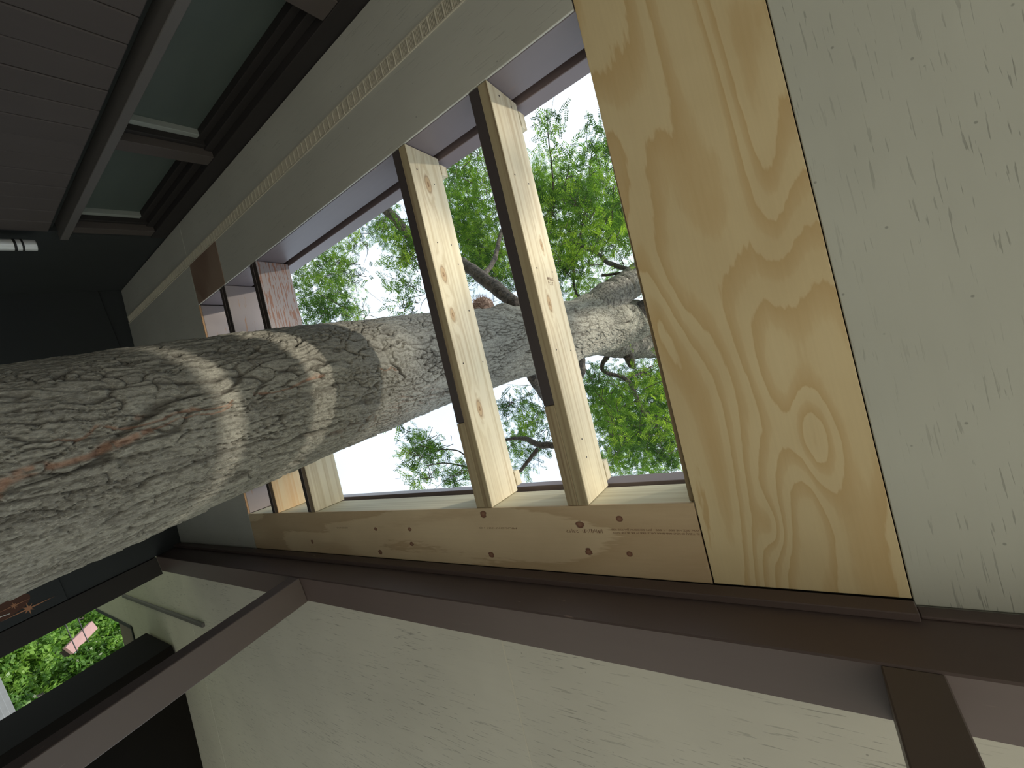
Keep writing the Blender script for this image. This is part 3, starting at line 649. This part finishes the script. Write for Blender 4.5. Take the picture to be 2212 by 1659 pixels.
# fuzzy burl on the trunk
V = []; F = []
bc = Vector((-1.69, -0.275, 2.42)); q = 0
for k in range(420):
    d = Vector(rng.normal(size=3)).normalized(); d.y = -abs(d.y)*0.9 - 0.05; d.normalize()
    p = bc + d*0.068; e = p + (d + Vector(rng.normal(size=3))*0.6)*0.026; s_ = d.cross(Vector(rng.normal(size=3))).normalized()*0.003
    V += [p-s_, p+s_, e]; F.append((q, q+1, q+2)); q += 3
M_burl = plain('reddish sprout burl', (0.44, 0.31, 0.25), 0.9, var=0.45, sc=60)
bu = link('burl', poly_me('burl', V, F, M_burl), WLD.copy(), tree)
b2 = bmesh.new(); bmesh.ops.create_icosphere(b2, subdivisions=3, radius=0.075)
for v in b2.verts: v.co *= 1+0.25*(random.random()-0.5)
link('burl_core', bm_me('burl_core', b2, M_burl), WLD @ Matrix.Translation(bc), bu)

CL=[(-6.61,-1.42,5.32,0.25), (-4.43,-1.02,3.13,0.22), (-5.00,-1.81,3.78,0.22), (-7.23,-2.14,5.75,0.37), (-4.92,-0.95,3.92,0.18),
(-5.95,-1.85,3.93,0.31), (-4.12,-1.52,3.39,0.16), (-6.08,-1.39,4.23,0.30), (-6.05,-1.85,4.08,0.31), (-4.48,-1.29,3.35,0.18), (-6.62,-2.59,5.13,0.28),
(-5.32,-1.97,4.28,0.19), (-7.59,-1.83,5.02,0.38), (-6.30,-1.39,4.23,0.22), (-5.31,-1.79,4.43,0.21), (-5.20,-1.55,4.08,0.26), (-6.91,-2.11,5.35,0.28),
(-6.65,-2.04,5.00,0.36), (-4.53,-1.00,2.99,0.21), (-4.37,-1.05,3.26,0.20), (-4.87,-1.67,3.49,0.19), (-7.09,-2.57,5.45,0.31), (-6.61,-1.44,5.10,0.30),
(-5.64,-1.27,4.20,0.30), (-6.06,-1.99,4.09,0.32), (-6.60,-1.62,4.60,0.31), (-5.80,-2.47,4.95,0.19), (-4.91,-2.43,4.80,0.22), (-4.95,-2.08,4.32,0.21),
(-5.18,-2.32,5.19,0.18), (-5.38,-2.65,5.66,0.19), (-4.87,-2.29,4.98,0.18), (-5.26,-2.76,5.49,0.26), (-4.61,-2.51,4.96,0.22), (-5.39,-2.54,5.30,0.25),
(-5.73,-2.60,5.10,0.27), (-3.24,-1.50,3.80,0.17), (-3.22,-1.44,3.58,0.15), (-2.95,-1.20,3.09,0.13), (-3.04,-1.10,3.26,0.11), (-2.86,-1.10,3.08,0.13),
(-2.75,-1.19,3.14,0.13), (-2.86,-1.37,3.10,0.10), (-3.64,-1.01,3.74,0.12), (-3.32,-0.87,3.46,0.15), (-3.86,-1.19,3.88,0.18), (-2.73,-1.13,3.15,0.12),
(-3.70,-1.34,3.91,0.18), (-3.66,-1.70,3.94,0.16), (-3.36,-0.72,3.41,0.08), (-3.45,-0.64,3.45,0.09), (-3.03,-0.66,2.88,0.09), (-3.53,-2.26,5.85,0.33),
(-4.55,-1.49,7.24,0.30), (-3.75,-2.84,5.58,0.30), (-2.82,-2.57,4.96,0.24), (-2.49,-1.50,4.35,0.27), (-3.05,-0.79,5.09,0.24), (-2.53,-2.04,3.97,0.21),
(-4.33,-3.28,6.46,0.35), (-3.34,-1.75,4.84,0.26), (-3.28,-1.75,5.43,0.31), (-3.84,-2.06,5.47,0.35), (-4.60,-2.60,6.69,0.40), (-3.92,-1.46,6.62,0.38),
(-3.21,-1.25,5.16,0.22), (-3.31,-1.13,5.03,0.29), (-4.43,-2.02,7.33,0.35), (-4.56,-1.91,6.71,0.32), (-2.84,-1.04,4.31,0.24), (-3.96,-2.45,6.36,0.33),
(-4.46,-2.30,7.15,0.28), (-3.85,-1.77,5.82,0.24), (-2.67,-2.07,4.69,0.28), (-4.34,-2.48,6.24,0.36), (-3.73,-1.27,5.62,0.30), (-3.72,-1.61,6.39,0.30),
(-3.91,-2.48,6.50,0.31), (-3.85,-1.45,5.68,0.27), (-3.40,-1.21,5.75,0.31), (-4.05,-1.78,6.32,0.33), (-2.95,-2.31,4.90,0.23), (-3.39,-1.98,5.16,0.28),
(-3.25,-0.90,5.57,0.24), (-3.15,-2.46,5.36,0.32), (-3.10,-1.60,4.64,0.22), (-2.71,-0.99,4.36,0.24), (-3.29,-1.49,4.83,0.25), (-3.05,-1.41,4.74,0.29),
(-3.08,-2.10,4.74,0.20), (-4.36,-1.59,6.32,0.28), (-4.29,-2.82,6.23,0.33), (-4.24,-1.56,6.61,0.31), (-3.71,-2.17,5.47,0.24), (-2.98,-1.35,4.48,0.19),
(-4.62,-3.17,6.85,0.29), (-1.71,-1.38,4.64,0.14), (-1.50,-1.32,6.23,0.12), (-1.71,-1.96,6.33,0.14), (-1.47,-1.80,4.08,0.14), (-1.52,-1.14,6.09,0.17),
(-1.80,-2.16,6.81,0.19), (-1.38,-1.53,4.18,0.13), (-1.62,-2.29,6.49,0.20), (-1.64,-2.23,4.73,0.13), (-1.22,-1.35,4.89,0.11), (-1.40,-1.15,4.49,0.11),
(-1.28,-1.53,5.13,0.15), (-1.67,-1.31,5.02,0.16), (-1.51,-1.47,5.29,0.16), (-1.06,-1.54,4.29,0.15), (-1.80,-1.42,5.44,0.13), (-1.42,-1.12,5.08,0.14),
(-1.43,-1.21,4.41,0.13), (-1.09,-0.98,4.38,0.12), (-1.50,-1.30,4.38,0.10), (-1.75,-1.19,5.11,0.10), (-1.44,-2.17,5.69,0.18), (-1.73,-1.52,5.75,0.13),
(-1.29,-1.61,4.64,0.14), (-1.62,-1.53,5.32,0.13), (-1.93,-2.11,5.94,0.17), (-2.87,-2.42,7.51,0.41), (-3.32,-1.90,7.80,0.29), (-2.76,-1.53,6.35,0.33),
(-1.92,-1.80,5.85,0.33), (-1.90,-1.69,7.72,0.26), (-2.41,-1.03,6.53,0.25), (-1.96,-1.41,4.62,0.19), (-2.54,-1.45,5.72,0.28), (-2.28,-0.79,5.52,0.24),
(-2.17,-1.61,8.11,0.42), (-2.30,-0.83,5.50,0.21), (-2.98,-1.43,8.09,0.30), (-1.48,-0.96,5.24,0.28), (-3.42,-2.30,7.72,0.28), (-1.23,-0.64,5.08,0.23),
(-2.64,-1.37,7.37,0.36), (-1.96,-1.48,7.75,0.40), (-3.23,-0.59,8.15,0.34), (-2.54,-0.87,6.34,0.28), (-1.87,-1.18,5.10,0.18), (-2.05,-1.13,7.32,0.36),
(-2.15,-1.68,5.47,0.23), (-1.57,-1.23,5.97,0.28), (-2.71,-2.41,6.89,0.36), (-1.93,-0.85,4.68,0.20), (-1.78,-1.54,5.94,0.28), (-3.08,-2.52,8.03,0.33),
(-2.95,-0.36,8.28,0.29), (-2.51,-1.22,7.29,0.30), (-2.41,-1.87,5.55,0.21), (-2.39,-2.08,7.16,0.25), (-3.58,-0.68,7.78,0.38), (-1.99,-1.36,4.51,0.18),
(-1.81,-1.29,4.86,0.25), (-2.11,-1.18,7.07,0.25), (-3.34,-1.61,7.99,0.42), (-1.46,-0.85,4.77,0.25), (-2.92,-2.44,6.78,0.37), (-1.43,-0.99,5.44,0.19),
(-2.70,-0.70,5.99,0.25), (-2.38,-2.09,7.18,0.33), (-1.67,-0.29,6.03,0.23), (-3.23,-2.96,7.82,0.39), (-2.74,-1.78,8.18,0.44), (-2.42,-2.01,5.83,0.32),
(-2.26,-0.83,6.90,0.26), (-1.71,-1.69,6.45,0.35), (-1.82,-0.78,4.84,0.19), (-2.13,-1.20,5.68,0.28), (-2.20,-0.55,5.73,0.29), (-2.44,-0.91,5.77,0.28),
(-1.65,-0.97,6.23,0.25), (-2.91,-2.11,6.57,0.25), (-2.84,-0.39,8.45,0.44), (-1.99,-0.39,7.21,0.31), (-2.38,-1.27,5.54,0.21), (-3.54,0.92,4.86,0.16),
(-3.45,1.04,5.12,0.15), (-3.82,1.49,5.41,0.16), (-3.53,1.35,5.61,0.17), (-3.52,1.93,4.83,0.14), (-2.90,0.78,3.99,0.13), (-2.70,0.99,4.14,0.16),
(-2.65,1.30,4.16,0.14), (-3.59,1.48,5.46,0.17), (-3.25,0.91,5.01,0.19), (-3.62,1.32,5.82,0.21), (-3.64,1.37,5.23,0.15), (-3.22,1.67,4.70,0.19),
(-3.01,1.21,4.35,0.18), (-3.29,1.50,4.41,0.19), (-3.81,1.61,5.15,0.22), (-1.78,1.34,4.50,0.19), (-1.52,1.93,5.66,0.27), (-2.00,1.83,4.59,0.18),
(-1.46,1.45,5.20,0.22), (-2.88,2.08,7.14,0.36), (-2.08,2.54,7.90,0.38), (-1.56,1.18,5.74,0.22), (-2.64,2.57,7.91,0.28), (-3.10,1.72,7.48,0.34),
(-2.47,2.46,6.78,0.28), (-1.26,1.57,4.81,0.20), (-2.53,2.01,6.60,0.35), (-2.58,1.70,6.78,0.34), (-2.25,2.17,7.65,0.33), (-2.77,2.48,6.44,0.30),
(-2.11,1.15,6.57,0.25), (-2.96,2.50,7.75,0.39), (-2.69,1.64,6.21,0.33), (-2.31,1.64,5.60,0.29), (-2.08,0.86,4.84,0.23), (-3.21,2.96,7.38,0.40),
(-2.88,2.93,6.93,0.26), (-2.58,3.26,7.84,0.38), (-1.64,2.29,5.78,0.21), (-1.64,1.18,6.22,0.31), (-2.68,2.35,8.04,0.32), (-1.85,1.15,5.06,0.26),
(-1.85,2.31,7.09,0.33), (-2.75,0.90,6.37,0.23), (-2.48,2.42,6.80,0.32), (-3.43,1.43,7.74,0.29), (-2.51,1.30,8.29,0.30), (-2.65,2.10,7.11,0.37),
(-1.38,1.24,4.97,0.23), (-1.67,1.32,6.50,0.27), (-2.14,1.90,7.32,0.31), (-2.29,1.54,6.40,0.25), (-2.39,1.06,6.24,0.25), (-1.66,2.27,5.72,0.27),
(-2.30,1.89,7.00,0.36), (-2.22,2.55,6.74,0.34), (-2.19,1.82,5.34,0.24), (-1.38,1.02,4.95,0.23), (-1.63,1.97,5.74,0.27), (-2.07,1.98,6.15,0.24),
(-2.14,2.09,7.40,0.30), (-2.63,3.12,7.51,0.28), (-1.94,1.67,7.36,0.29), (-2.51,1.76,6.43,0.31), (-1.93,2.02,5.91,0.28), (-2.41,1.90,6.11,0.28),
(-1.96,1.14,4.79,0.22), (-2.72,1.42,6.27,0.24), (-2.70,1.52,7.22,0.37), (-1.98,1.80,4.88,0.23), (-2.65,1.68,7.67,0.36), (-3.17,1.54,7.49,0.39),
(-2.75,3.16,7.90,0.39), (-1.77,1.28,6.10,0.27), (-2.23,2.09,7.60,0.29), (-1.99,2.12,6.21,0.24), (-1.99,1.81,5.09,0.19), (-2.55,1.57,7.64,0.37),
(-1.81,2.72,6.85,0.26), (-2.07,2.63,7.25,0.34), (-1.83,1.74,7.26,0.31), (-3.55,0.91,3.17,0.13), (-4.36,1.19,3.89,0.18), (-3.45,1.41,3.26,0.14),
(-4.65,1.11,3.82,0.13), (-3.72,1.49,3.64,0.17), (-3.90,1.06,3.59,0.13), (-4.55,1.13,4.03,0.15), (-3.61,1.22,2.95,0.16), (-3.56,1.34,3.66,0.12),
(-4.45,1.20,3.96,0.17), (-3.67,0.99,3.02,0.10), (-4.22,0.85,3.65,0.15), (-4.01,1.27,3.36,0.15), (-4.47,1.46,4.02,0.19), (-3.80,0.95,3.07,0.11),
(-4.59,1.04,3.94,0.19), (-3.45,1.33,3.52,0.13), (-3.80,0.99,3.52,0.16), (-3.36,0.58,2.76,0.06), (-3.22,0.43,2.64,0.05)]
def foliage(clusters, per, seed):
    r = np.random.default_rng(seed); cl = np.array(clusters)
    n = np.maximum((per*(cl[:, 3]/0.22)**1.6), 6).astype(int); idx = np.repeat(np.arange(len(cl)), n); L = len(idx)
    base = cl[idx, :3] + r.normal(size=(L, 3))*cl[idx, 3:4]*np.array([0.55, 0.55, 0.42])
    az = r.uniform(0, 2*np.pi, L); dip = r.normal(-0.25, 0.35, L)
    ax = np.stack([np.cos(az)*np.cos(dip), np.sin(az)*np.cos(dip), np.sin(dip)], -1)
    rnd = r.normal(size=(L, 3))*0.45 + np.array([0, 0, 1.0]); side = np.cross(ax, rnd); side /= np.linalg.norm(side, axis=1, keepdims=True); nrm = np.cross(side, ax)
    ln = r.uniform(0.10, 0.19, L); K = 9; V = []; tone = []
    lt = np.clip(r.normal(0.45, 0.22, L) + r.normal(size=len(cl))[idx]*0.3, 0, 1)
    for k in range(K):
        t = (k+0.6)/K
        for sg_ in (-1, 1):
            c = base + ax*(ln*t)[:, None] - nrm*(0.25*ln*t*t)[:, None]
            ll = (0.017+0.015*np.sin(np.pi*(0.15+0.8*t)))*r.uniform(0.85, 1.2, L); ww = ll*0.19
            dr = side*sg_*0.9 + ax*0.45 + nrm*r.normal(0, 0.25, L)[:, None]; dr /= np.linalg.norm(dr, axis=1, keepdims=True)
            wd = np.cross(dr, nrm + r.normal(size=(L, 3))*0.25); wd /= np.linalg.norm(wd, axis=1, keepdims=True)
            V.append(np.stack([c, c+dr*(ll*0.45)[:, None]+wd*ww[:, None], c+dr*ll[:, None], c+dr*(ll*0.45)[:, None]-wd*ww[:, None]], 1)); tone.append(lt)
        # the midrib comes along as a sliver
    e = base + ax*ln[:, None] - nrm*(0.25*ln)[:, None]; sw = side*0.0012
    V.append(np.stack([base-sw, base+sw, e+sw*0.4, e-sw*0.4], 1)); tone.append(lt*0.6)
    V = np.concatenate(V, 0); tone = np.repeat(np.concatenate(tone), 4)
    return V.reshape(-1, 3), np.arange(len(V)*4).reshape(-1, 4), tone
fv, ff, ft = foliage(CL, 43, 5)
tag(link('foliage', np_mesh('foliage', fv, ff, M_leaf, {'tone': ft}), WLD.copy(), tree), kind='stuff')
# the rest of the crown around and above the roof
CX=[(-0.2,-2.4,7.5,0.40), (-1.1,-0.3,8.6,0.40), (-0.1,1.8,7.3,0.40), (-1.6,3.9,6.8,0.40), (-0.0,2.6,6.7,0.40), (-0.3,-1.2,7.5,0.40),
(0.7,0.3,6.7,0.40), (-0.2,1.3,7.8,0.40), (0.1,-2.3,6.6,0.40), (0.2,0.0,7.8,0.40), (-0.0,1.3,8.2,0.40), (1.0,0.3,8.0,0.40), (-0.4,-0.6,7.0,0.40),
(-0.2,0.6,9.1,0.40), (-2.8,3.7,5.8,0.40), (-1.1,2.9,7.2,0.40), (0.5,0.8,7.4,0.40), (-0.8,-2.1,6.7,0.40), (-0.1,-3.2,7.4,0.40), (0.8,0.7,6.1,0.40),
(-2.3,4.6,7.0,0.40), (-1.3,0.2,9.7,0.40), (0.3,0.9,8.5,0.40), (0.8,0.1,7.2,0.40), (0.6,2.4,7.0,0.40), (0.8,-0.1,7.1,0.40), (-0.9,-1.8,7.4,0.40),
(-0.7,3.0,7.2,0.40), (0.5,-2.1,8.1,0.40), (1.1,1.4,6.8,0.40), (-1.8,3.5,5.4,0.40), (0.3,-1.2,7.8,0.40), (-0.3,-0.8,7.1,0.40), (-0.7,0.9,8.2,0.40),
(0.8,1.1,7.1,0.40), (-1.0,3.2,8.2,0.40), (-0.6,-1.2,6.5,0.40), (-0.0,2.7,8.1,0.40), (-0.6,1.1,7.8,0.40), (-0.4,0.6,8.7,0.40), (-0.9,2.2,6.8,0.40),
(-0.5,1.7,6.4,0.40), (-0.3,2.9,7.3,0.40), (-0.6,-2.0,5.9,0.40), (0.4,1.7,8.5,0.40), (-1.0,-1.9,8.1,0.40), (-0.0,0.5,7.0,0.40), (0.2,-0.3,7.2,0.40),
(-0.7,0.2,6.3,0.40), (-0.9,4.3,7.7,0.40), (-0.8,-2.8,6.6,0.40), (1.0,-0.2,7.7,0.40), (-0.9,-2.3,8.8,0.40), (1.0,0.5,6.6,0.40), (-0.4,-1.5,6.7,0.40),
(0.1,-1.7,7.1,0.40), (-0.0,-0.7,6.9,0.40), (-1.0,-1.6,8.2,0.40), (-1.2,2.5,6.8,0.40), (-0.6,-0.1,7.9,0.40), (-0.9,2.2,7.4,0.40), (1.1,2.1,6.4,0.40),
(-0.7,-0.6,7.8,0.40), (-0.6,0.6,4.9,0.40), (0.0,1.7,8.2,0.40), (0.8,0.5,6.9,0.40), (1.1,-0.8,7.3,0.40), (-0.5,-0.3,6.6,0.40), (-0.0,0.1,6.7,0.40),
(-3.4,4.3,6.6,0.40), (-0.1,-2.8,7.4,0.40), (0.2,1.3,5.8,0.40), (-0.5,-2.2,7.5,0.40), (0.7,-1.3,8.4,0.40), (0.2,3.0,7.2,0.40), (-0.1,0.6,8.2,0.40),
(-0.3,-2.2,6.5,0.40), (1.0,-0.1,8.5,0.40), (-0.5,0.4,9.0,0.40), (-0.6,-0.9,7.8,0.40), (-0.4,1.2,7.2,0.40), (-0.5,2.6,6.0,0.40), (-1.2,1.0,9.2,0.40),
(-1.2,-1.0,9.2,0.40), (-0.5,-2.3,6.0,0.40), (0.4,1.5,6.1,0.40), (0.8,2.6,7.0,0.40), (-0.3,0.9,6.5,0.40), (0.1,2.4,7.6,0.40), (-0.4,0.6,8.6,0.40),
(0.3,1.3,5.6,0.40), (-1.0,2.5,8.8,0.40), (0.5,-0.8,6.3,0.40), (1.0,-1.1,8.6,0.40), (-0.6,0.2,5.5,0.40), (-1.1,1.9,8.3,0.40), (-1.1,2.4,7.5,0.40),
(-0.2,2.9,5.9,0.40), (-0.1,0.3,7.8,0.40), (-0.5,1.5,9.2,0.40), (-1.3,3.2,7.6,0.40), (-0.8,2.8,6.7,0.40), (1.1,2.0,7.2,0.40), (0.3,-1.9,8.8,0.40),
(-1.5,0.5,8.7,0.40), (-1.1,-0.7,8.8,0.40), (1.2,0.6,7.3,0.40), (-0.4,-1.0,6.6,0.40), (-0.6,-0.5,6.8,0.40), (-0.8,1.8,9.3,0.40), (-0.1,-1.7,6.7,0.40),
(1.0,1.9,8.1,0.40), (-0.9,2.2,6.5,0.40), (0.3,1.8,6.4,0.40), (0.1,0.2,7.6,0.40), (-0.5,0.2,6.4,0.40), (0.4,-1.5,6.1,0.40), (-0.2,0.5,6.1,0.40),
(-0.2,0.3,6.2,0.40), (1.2,-0.3,6.9,0.40)]
fv, ff, ft = foliage(CX, 22, 8)
tag(link('foliage', np_mesh('foliage', fv, ff, M_leaf, {'tone': ft}), WLD.copy(), tree), kind='stuff')
# unseen leaf clusters added across the sun path to dim it over the opening
r9 = np.random.default_rng(91); t9 = r9.uniform(5.6, 10.5, 150); q9 = r9.normal(size=(150, 3))*np.array([1.0, 1.05, 1.0])
SUN_SHADE = [(-1.2+1.0*t+a, -0.2-0.116*t+b, 1.3+0.82*t+c, 0.3) for t, (a, b, c) in zip(t9, q9)]
fv, ff, ft = foliage(SUN_SHADE, 34, 6)
tag(link('foliage', np_mesh('foliage', fv, ff, M_leaf, {'tone': ft}), WLD.copy(), tree), kind='stuff')
tv, tf = tube_vf(catmull([(-1.66, 0.22, 5.2), (-0.6, 0.0, 6.4), (1.2, -0.4, 7.0), (3.8, -0.7, 7.2), (7.2, -1.1, 8.4)], 7), np.linspace(0.17, 0.03, 29), 12)
link('limb', poly_me('limb', tv, tf, M_limb, True), WLD.copy(), tree)
# twigs that carry the leaf sprays
V = []; F = []; q = 0
for x, y, z, r_ in CL:
    c = Vector((x, y, z)); o_ = (c - Vector((-1.65, 0.2, 4.2))).normalized()
    for k in range(3):
        e = c + Vector(rng.normal(size=3))*r_*0.8; st = c - o_*r_*1.2 + Vector(rng.normal(size=3))*r_*0.3
        tv, tf = tube_vf([st, (st+e)/2 + Vector(rng.normal(size=3))*r_*0.12, e], [0.005, 0.0035, 0.0015], 4, False)
        V += tv; F += [tuple(i+q for i in f_) for f_ in tf]; q += len(tv)
tag(link('twigs', poly_me('twigs', V, F, M_limb), WLD.copy(), tree), kind='stuff')

# ------------------------------------------------------------------ what shows outside the porch
def far_tree(az, dist, zc, rx, rz, label, seed, tone0):
    r = np.random.default_rng(seed); a = math.radians(az); c = np.array([-dist*math.cos(a), dist*math.sin(a), zc])
    t = thing('distant_tree', (c[0], c[1], -1.62), label, 'tree', 'trees beyond the porch')
    tv, tf = tube_vf([(c[0], c[1], -1.62), (c[0]+0.1, c[1], (zc-1.62)/2), (c[0], c[1], zc)], [0.22, 0.18, 0.1], 8)
    link('trunk', poly_me('trunk', tv, tf, M_limb, True), WLD.copy(), t)
    # lumpy crown: leaf tufts on smaller balls
    nb = 95; d = r.normal(size=(nb, 3)); d /= np.linalg.norm(d, axis=1, keepdims=True); bc = c + d*np.array([rx, rx, rz])*r.uniform(0.55, 0.9, (nb, 1)); br_ = r.uniform(0.16, 0.30, nb)*rx
    n = 75; idx = np.repeat(np.arange(nb), n); L = len(idx); e = r.normal(size=(L, 3)); e /= np.linalg.norm(e, axis=1, keepdims=True)
    p = bc[idx] + e*br_[idx][:, None]*r.uniform(0.75, 1.05, (L, 1)); nr = e + r.normal(size=(L, 3))*0.5; u_ = np.cross(nr, r.normal(size=(L, 3))); u_ /= np.linalg.norm(u_, axis=1, keepdims=True)
    v_ = np.cross(nr, u_); v_ /= np.linalg.norm(v_, axis=1, keepdims=True); s_ = r.uniform(0.06, 0.15, (L, 1))*dist/36
    Vv = np.stack([p-u_*s_, p+v_*s_*0.6, p+u_*s_, p-v_*s_*0.6], 1).reshape(-1, 3)
    tn = np.clip(tone0 + r.normal(size=nb)[idx]*0.18 + r.normal(size=L)*0.12, 0, 1)
    tag(link('foliage', np_mesh('foliage', Vv, np.arange(L*4).reshape(-1, 4), M_leaf2, {'tone': np.repeat(tn, 4)}), WLD.copy(), t), kind='stuff')
far_tree(16.7, 30, 2.45, 1.05, 1.7, 'nearest rounded green tree to the right of the pink roof', 1, 0.5)
far_tree(16.9, 26.5, -0.5, 0.95, 1.25, 'lowest dark green tree above the grey shingled roof', 2, 0.4)
far_tree(13.3, 31, 0.35, 1.1, 1.6, 'light green tree to the left below the pink roof', 3, 0.7)
far_tree(15.1, 34.5, 0.75, 1.15, 1.35, 'yellow green tree just below the pink roof', 4, 0.62)
far_tree(12.6, 47, 4.4, 1.9, 2.6, 'tall background tree rising left of the pink roof', 5, 0.6)
far_tree(15.3, 55, 5.2, 2.6, 2.8, 'tallest background tree directly behind the pink roof', 9, 0.55)
far_tree(14.0, 66, 4.2, 5.0, 5.6, 'broad tree farthest behind the pink roof', 10, 0.45)
far_tree(18.4, 47, 3.2, 2.2, 3.4, 'tall background tree behind the rounded one', 6, 0.5)
far_tree(11.2, 39.5, 1.6, 1.6, 2.6, 'background tree half hidden by the corner post', 7, 0.55)

M_brick = plain('pink shingle', (0.25, 0.155, 0.152), 0.85, var=0.15, sc=3)
def dirp(az, el, dist): return (-dist*math.cos(math.radians(az)), dist*math.sin(math.radians(az)), dist*math.tan(math.radians(el)))
hc_ = dirp(14.1, 0, 40)
hs = thing('distant_house', (hc_[0], hc_[1], -1.62), 'far house with a narrow pink roof standing among the trees', 'house')
tp = [dirp(14.95, 4.0, 40), dirp(14.05, 5.85, 41.2), dirp(13.22, 5.72, 41.2), dirp(14.15, 3.75, 40)]
V = tp + [(a-0.10, b, c-0.12) for a, b, c in tp]
link('roof', poly_me('roof', V, [(0, 1, 2, 3), (7, 6, 5, 4), (0, 4, 5, 1), (1, 5, 6, 2), (2, 6, 7, 3), (3, 7, 4, 0)], M_brick), WLD.copy(), hs)
wt = [tp[0], (tp[0][0]-0.3, tp[0][1], tp[0][2]), (tp[3][0]-0.3, tp[3][1], tp[3][2]), tp[3]]
V = [(x_-0.12, y_, z_-0.13) for x_, y_, z_ in wt] + [(x_-0.12, y_, -1.62) for x_, y_, z_ in wt]
link('wall', poly_me('wall', V, [(0, 1, 2, 3), (7, 6, 5, 4), (0, 4, 5, 1), (1, 5, 6, 2), (2, 6, 7, 3), (3, 7, 4, 0)], M_wall_out), WLD.copy(), hs)
M_wire = plain('black cable', (0.02, 0.02, 0.025), 0.6)
for k, (el, lab) in enumerate(((4.22, 'lower thin black cable crossing the pink roof'), (5.0, 'upper thin black cable crossing the pink roof'))):
    ps = [Vector(dirp(a_, el + 0.012*(a_-14.5)**2, 33.2+0.1*k)) for a_ in (11.8, 12.8, 13.8, 14.8, 15.8)]
    tv, tf = tube_vf(ps, [0.022]*5, 6)
    tag(link('cable', poly_me('cable', tv, tf, M_wire, True), WLD.copy()), lab, 'cable')
# low shed with grey shingles, its roof built in stepped courses
sh = thing('garden_shed', (-13.2, 4.0, -1.62), 'low shed with grey shingled roof at the left bottom edge', 'shed')
board('wall', (-15.2, 1.2, -1.62), (-11.9, 7.5, -0.95), M_wall_out, sh, WLD, 0.01)
M_shing = plain('grey shingle', (0.13, 0.14, 0.152), 0.85, var=0.18, sc=7)
crs = []
for k in range(15):
    x_ = -13.6+k*0.145; z_ = 0.05-k*0.068; crs.append(((x_-0.10, 1.0, z_-0.075), (x_+0.145, 7.7, z_)))
    if k: x2 = -13.6-k*0.145; crs.append(((x2-0.145, 1.0, z_-0.075), (x2+0.10, 7.7, z_)))
multi('shingle_courses', crs, M_shing, sh, WLD, 0.004)
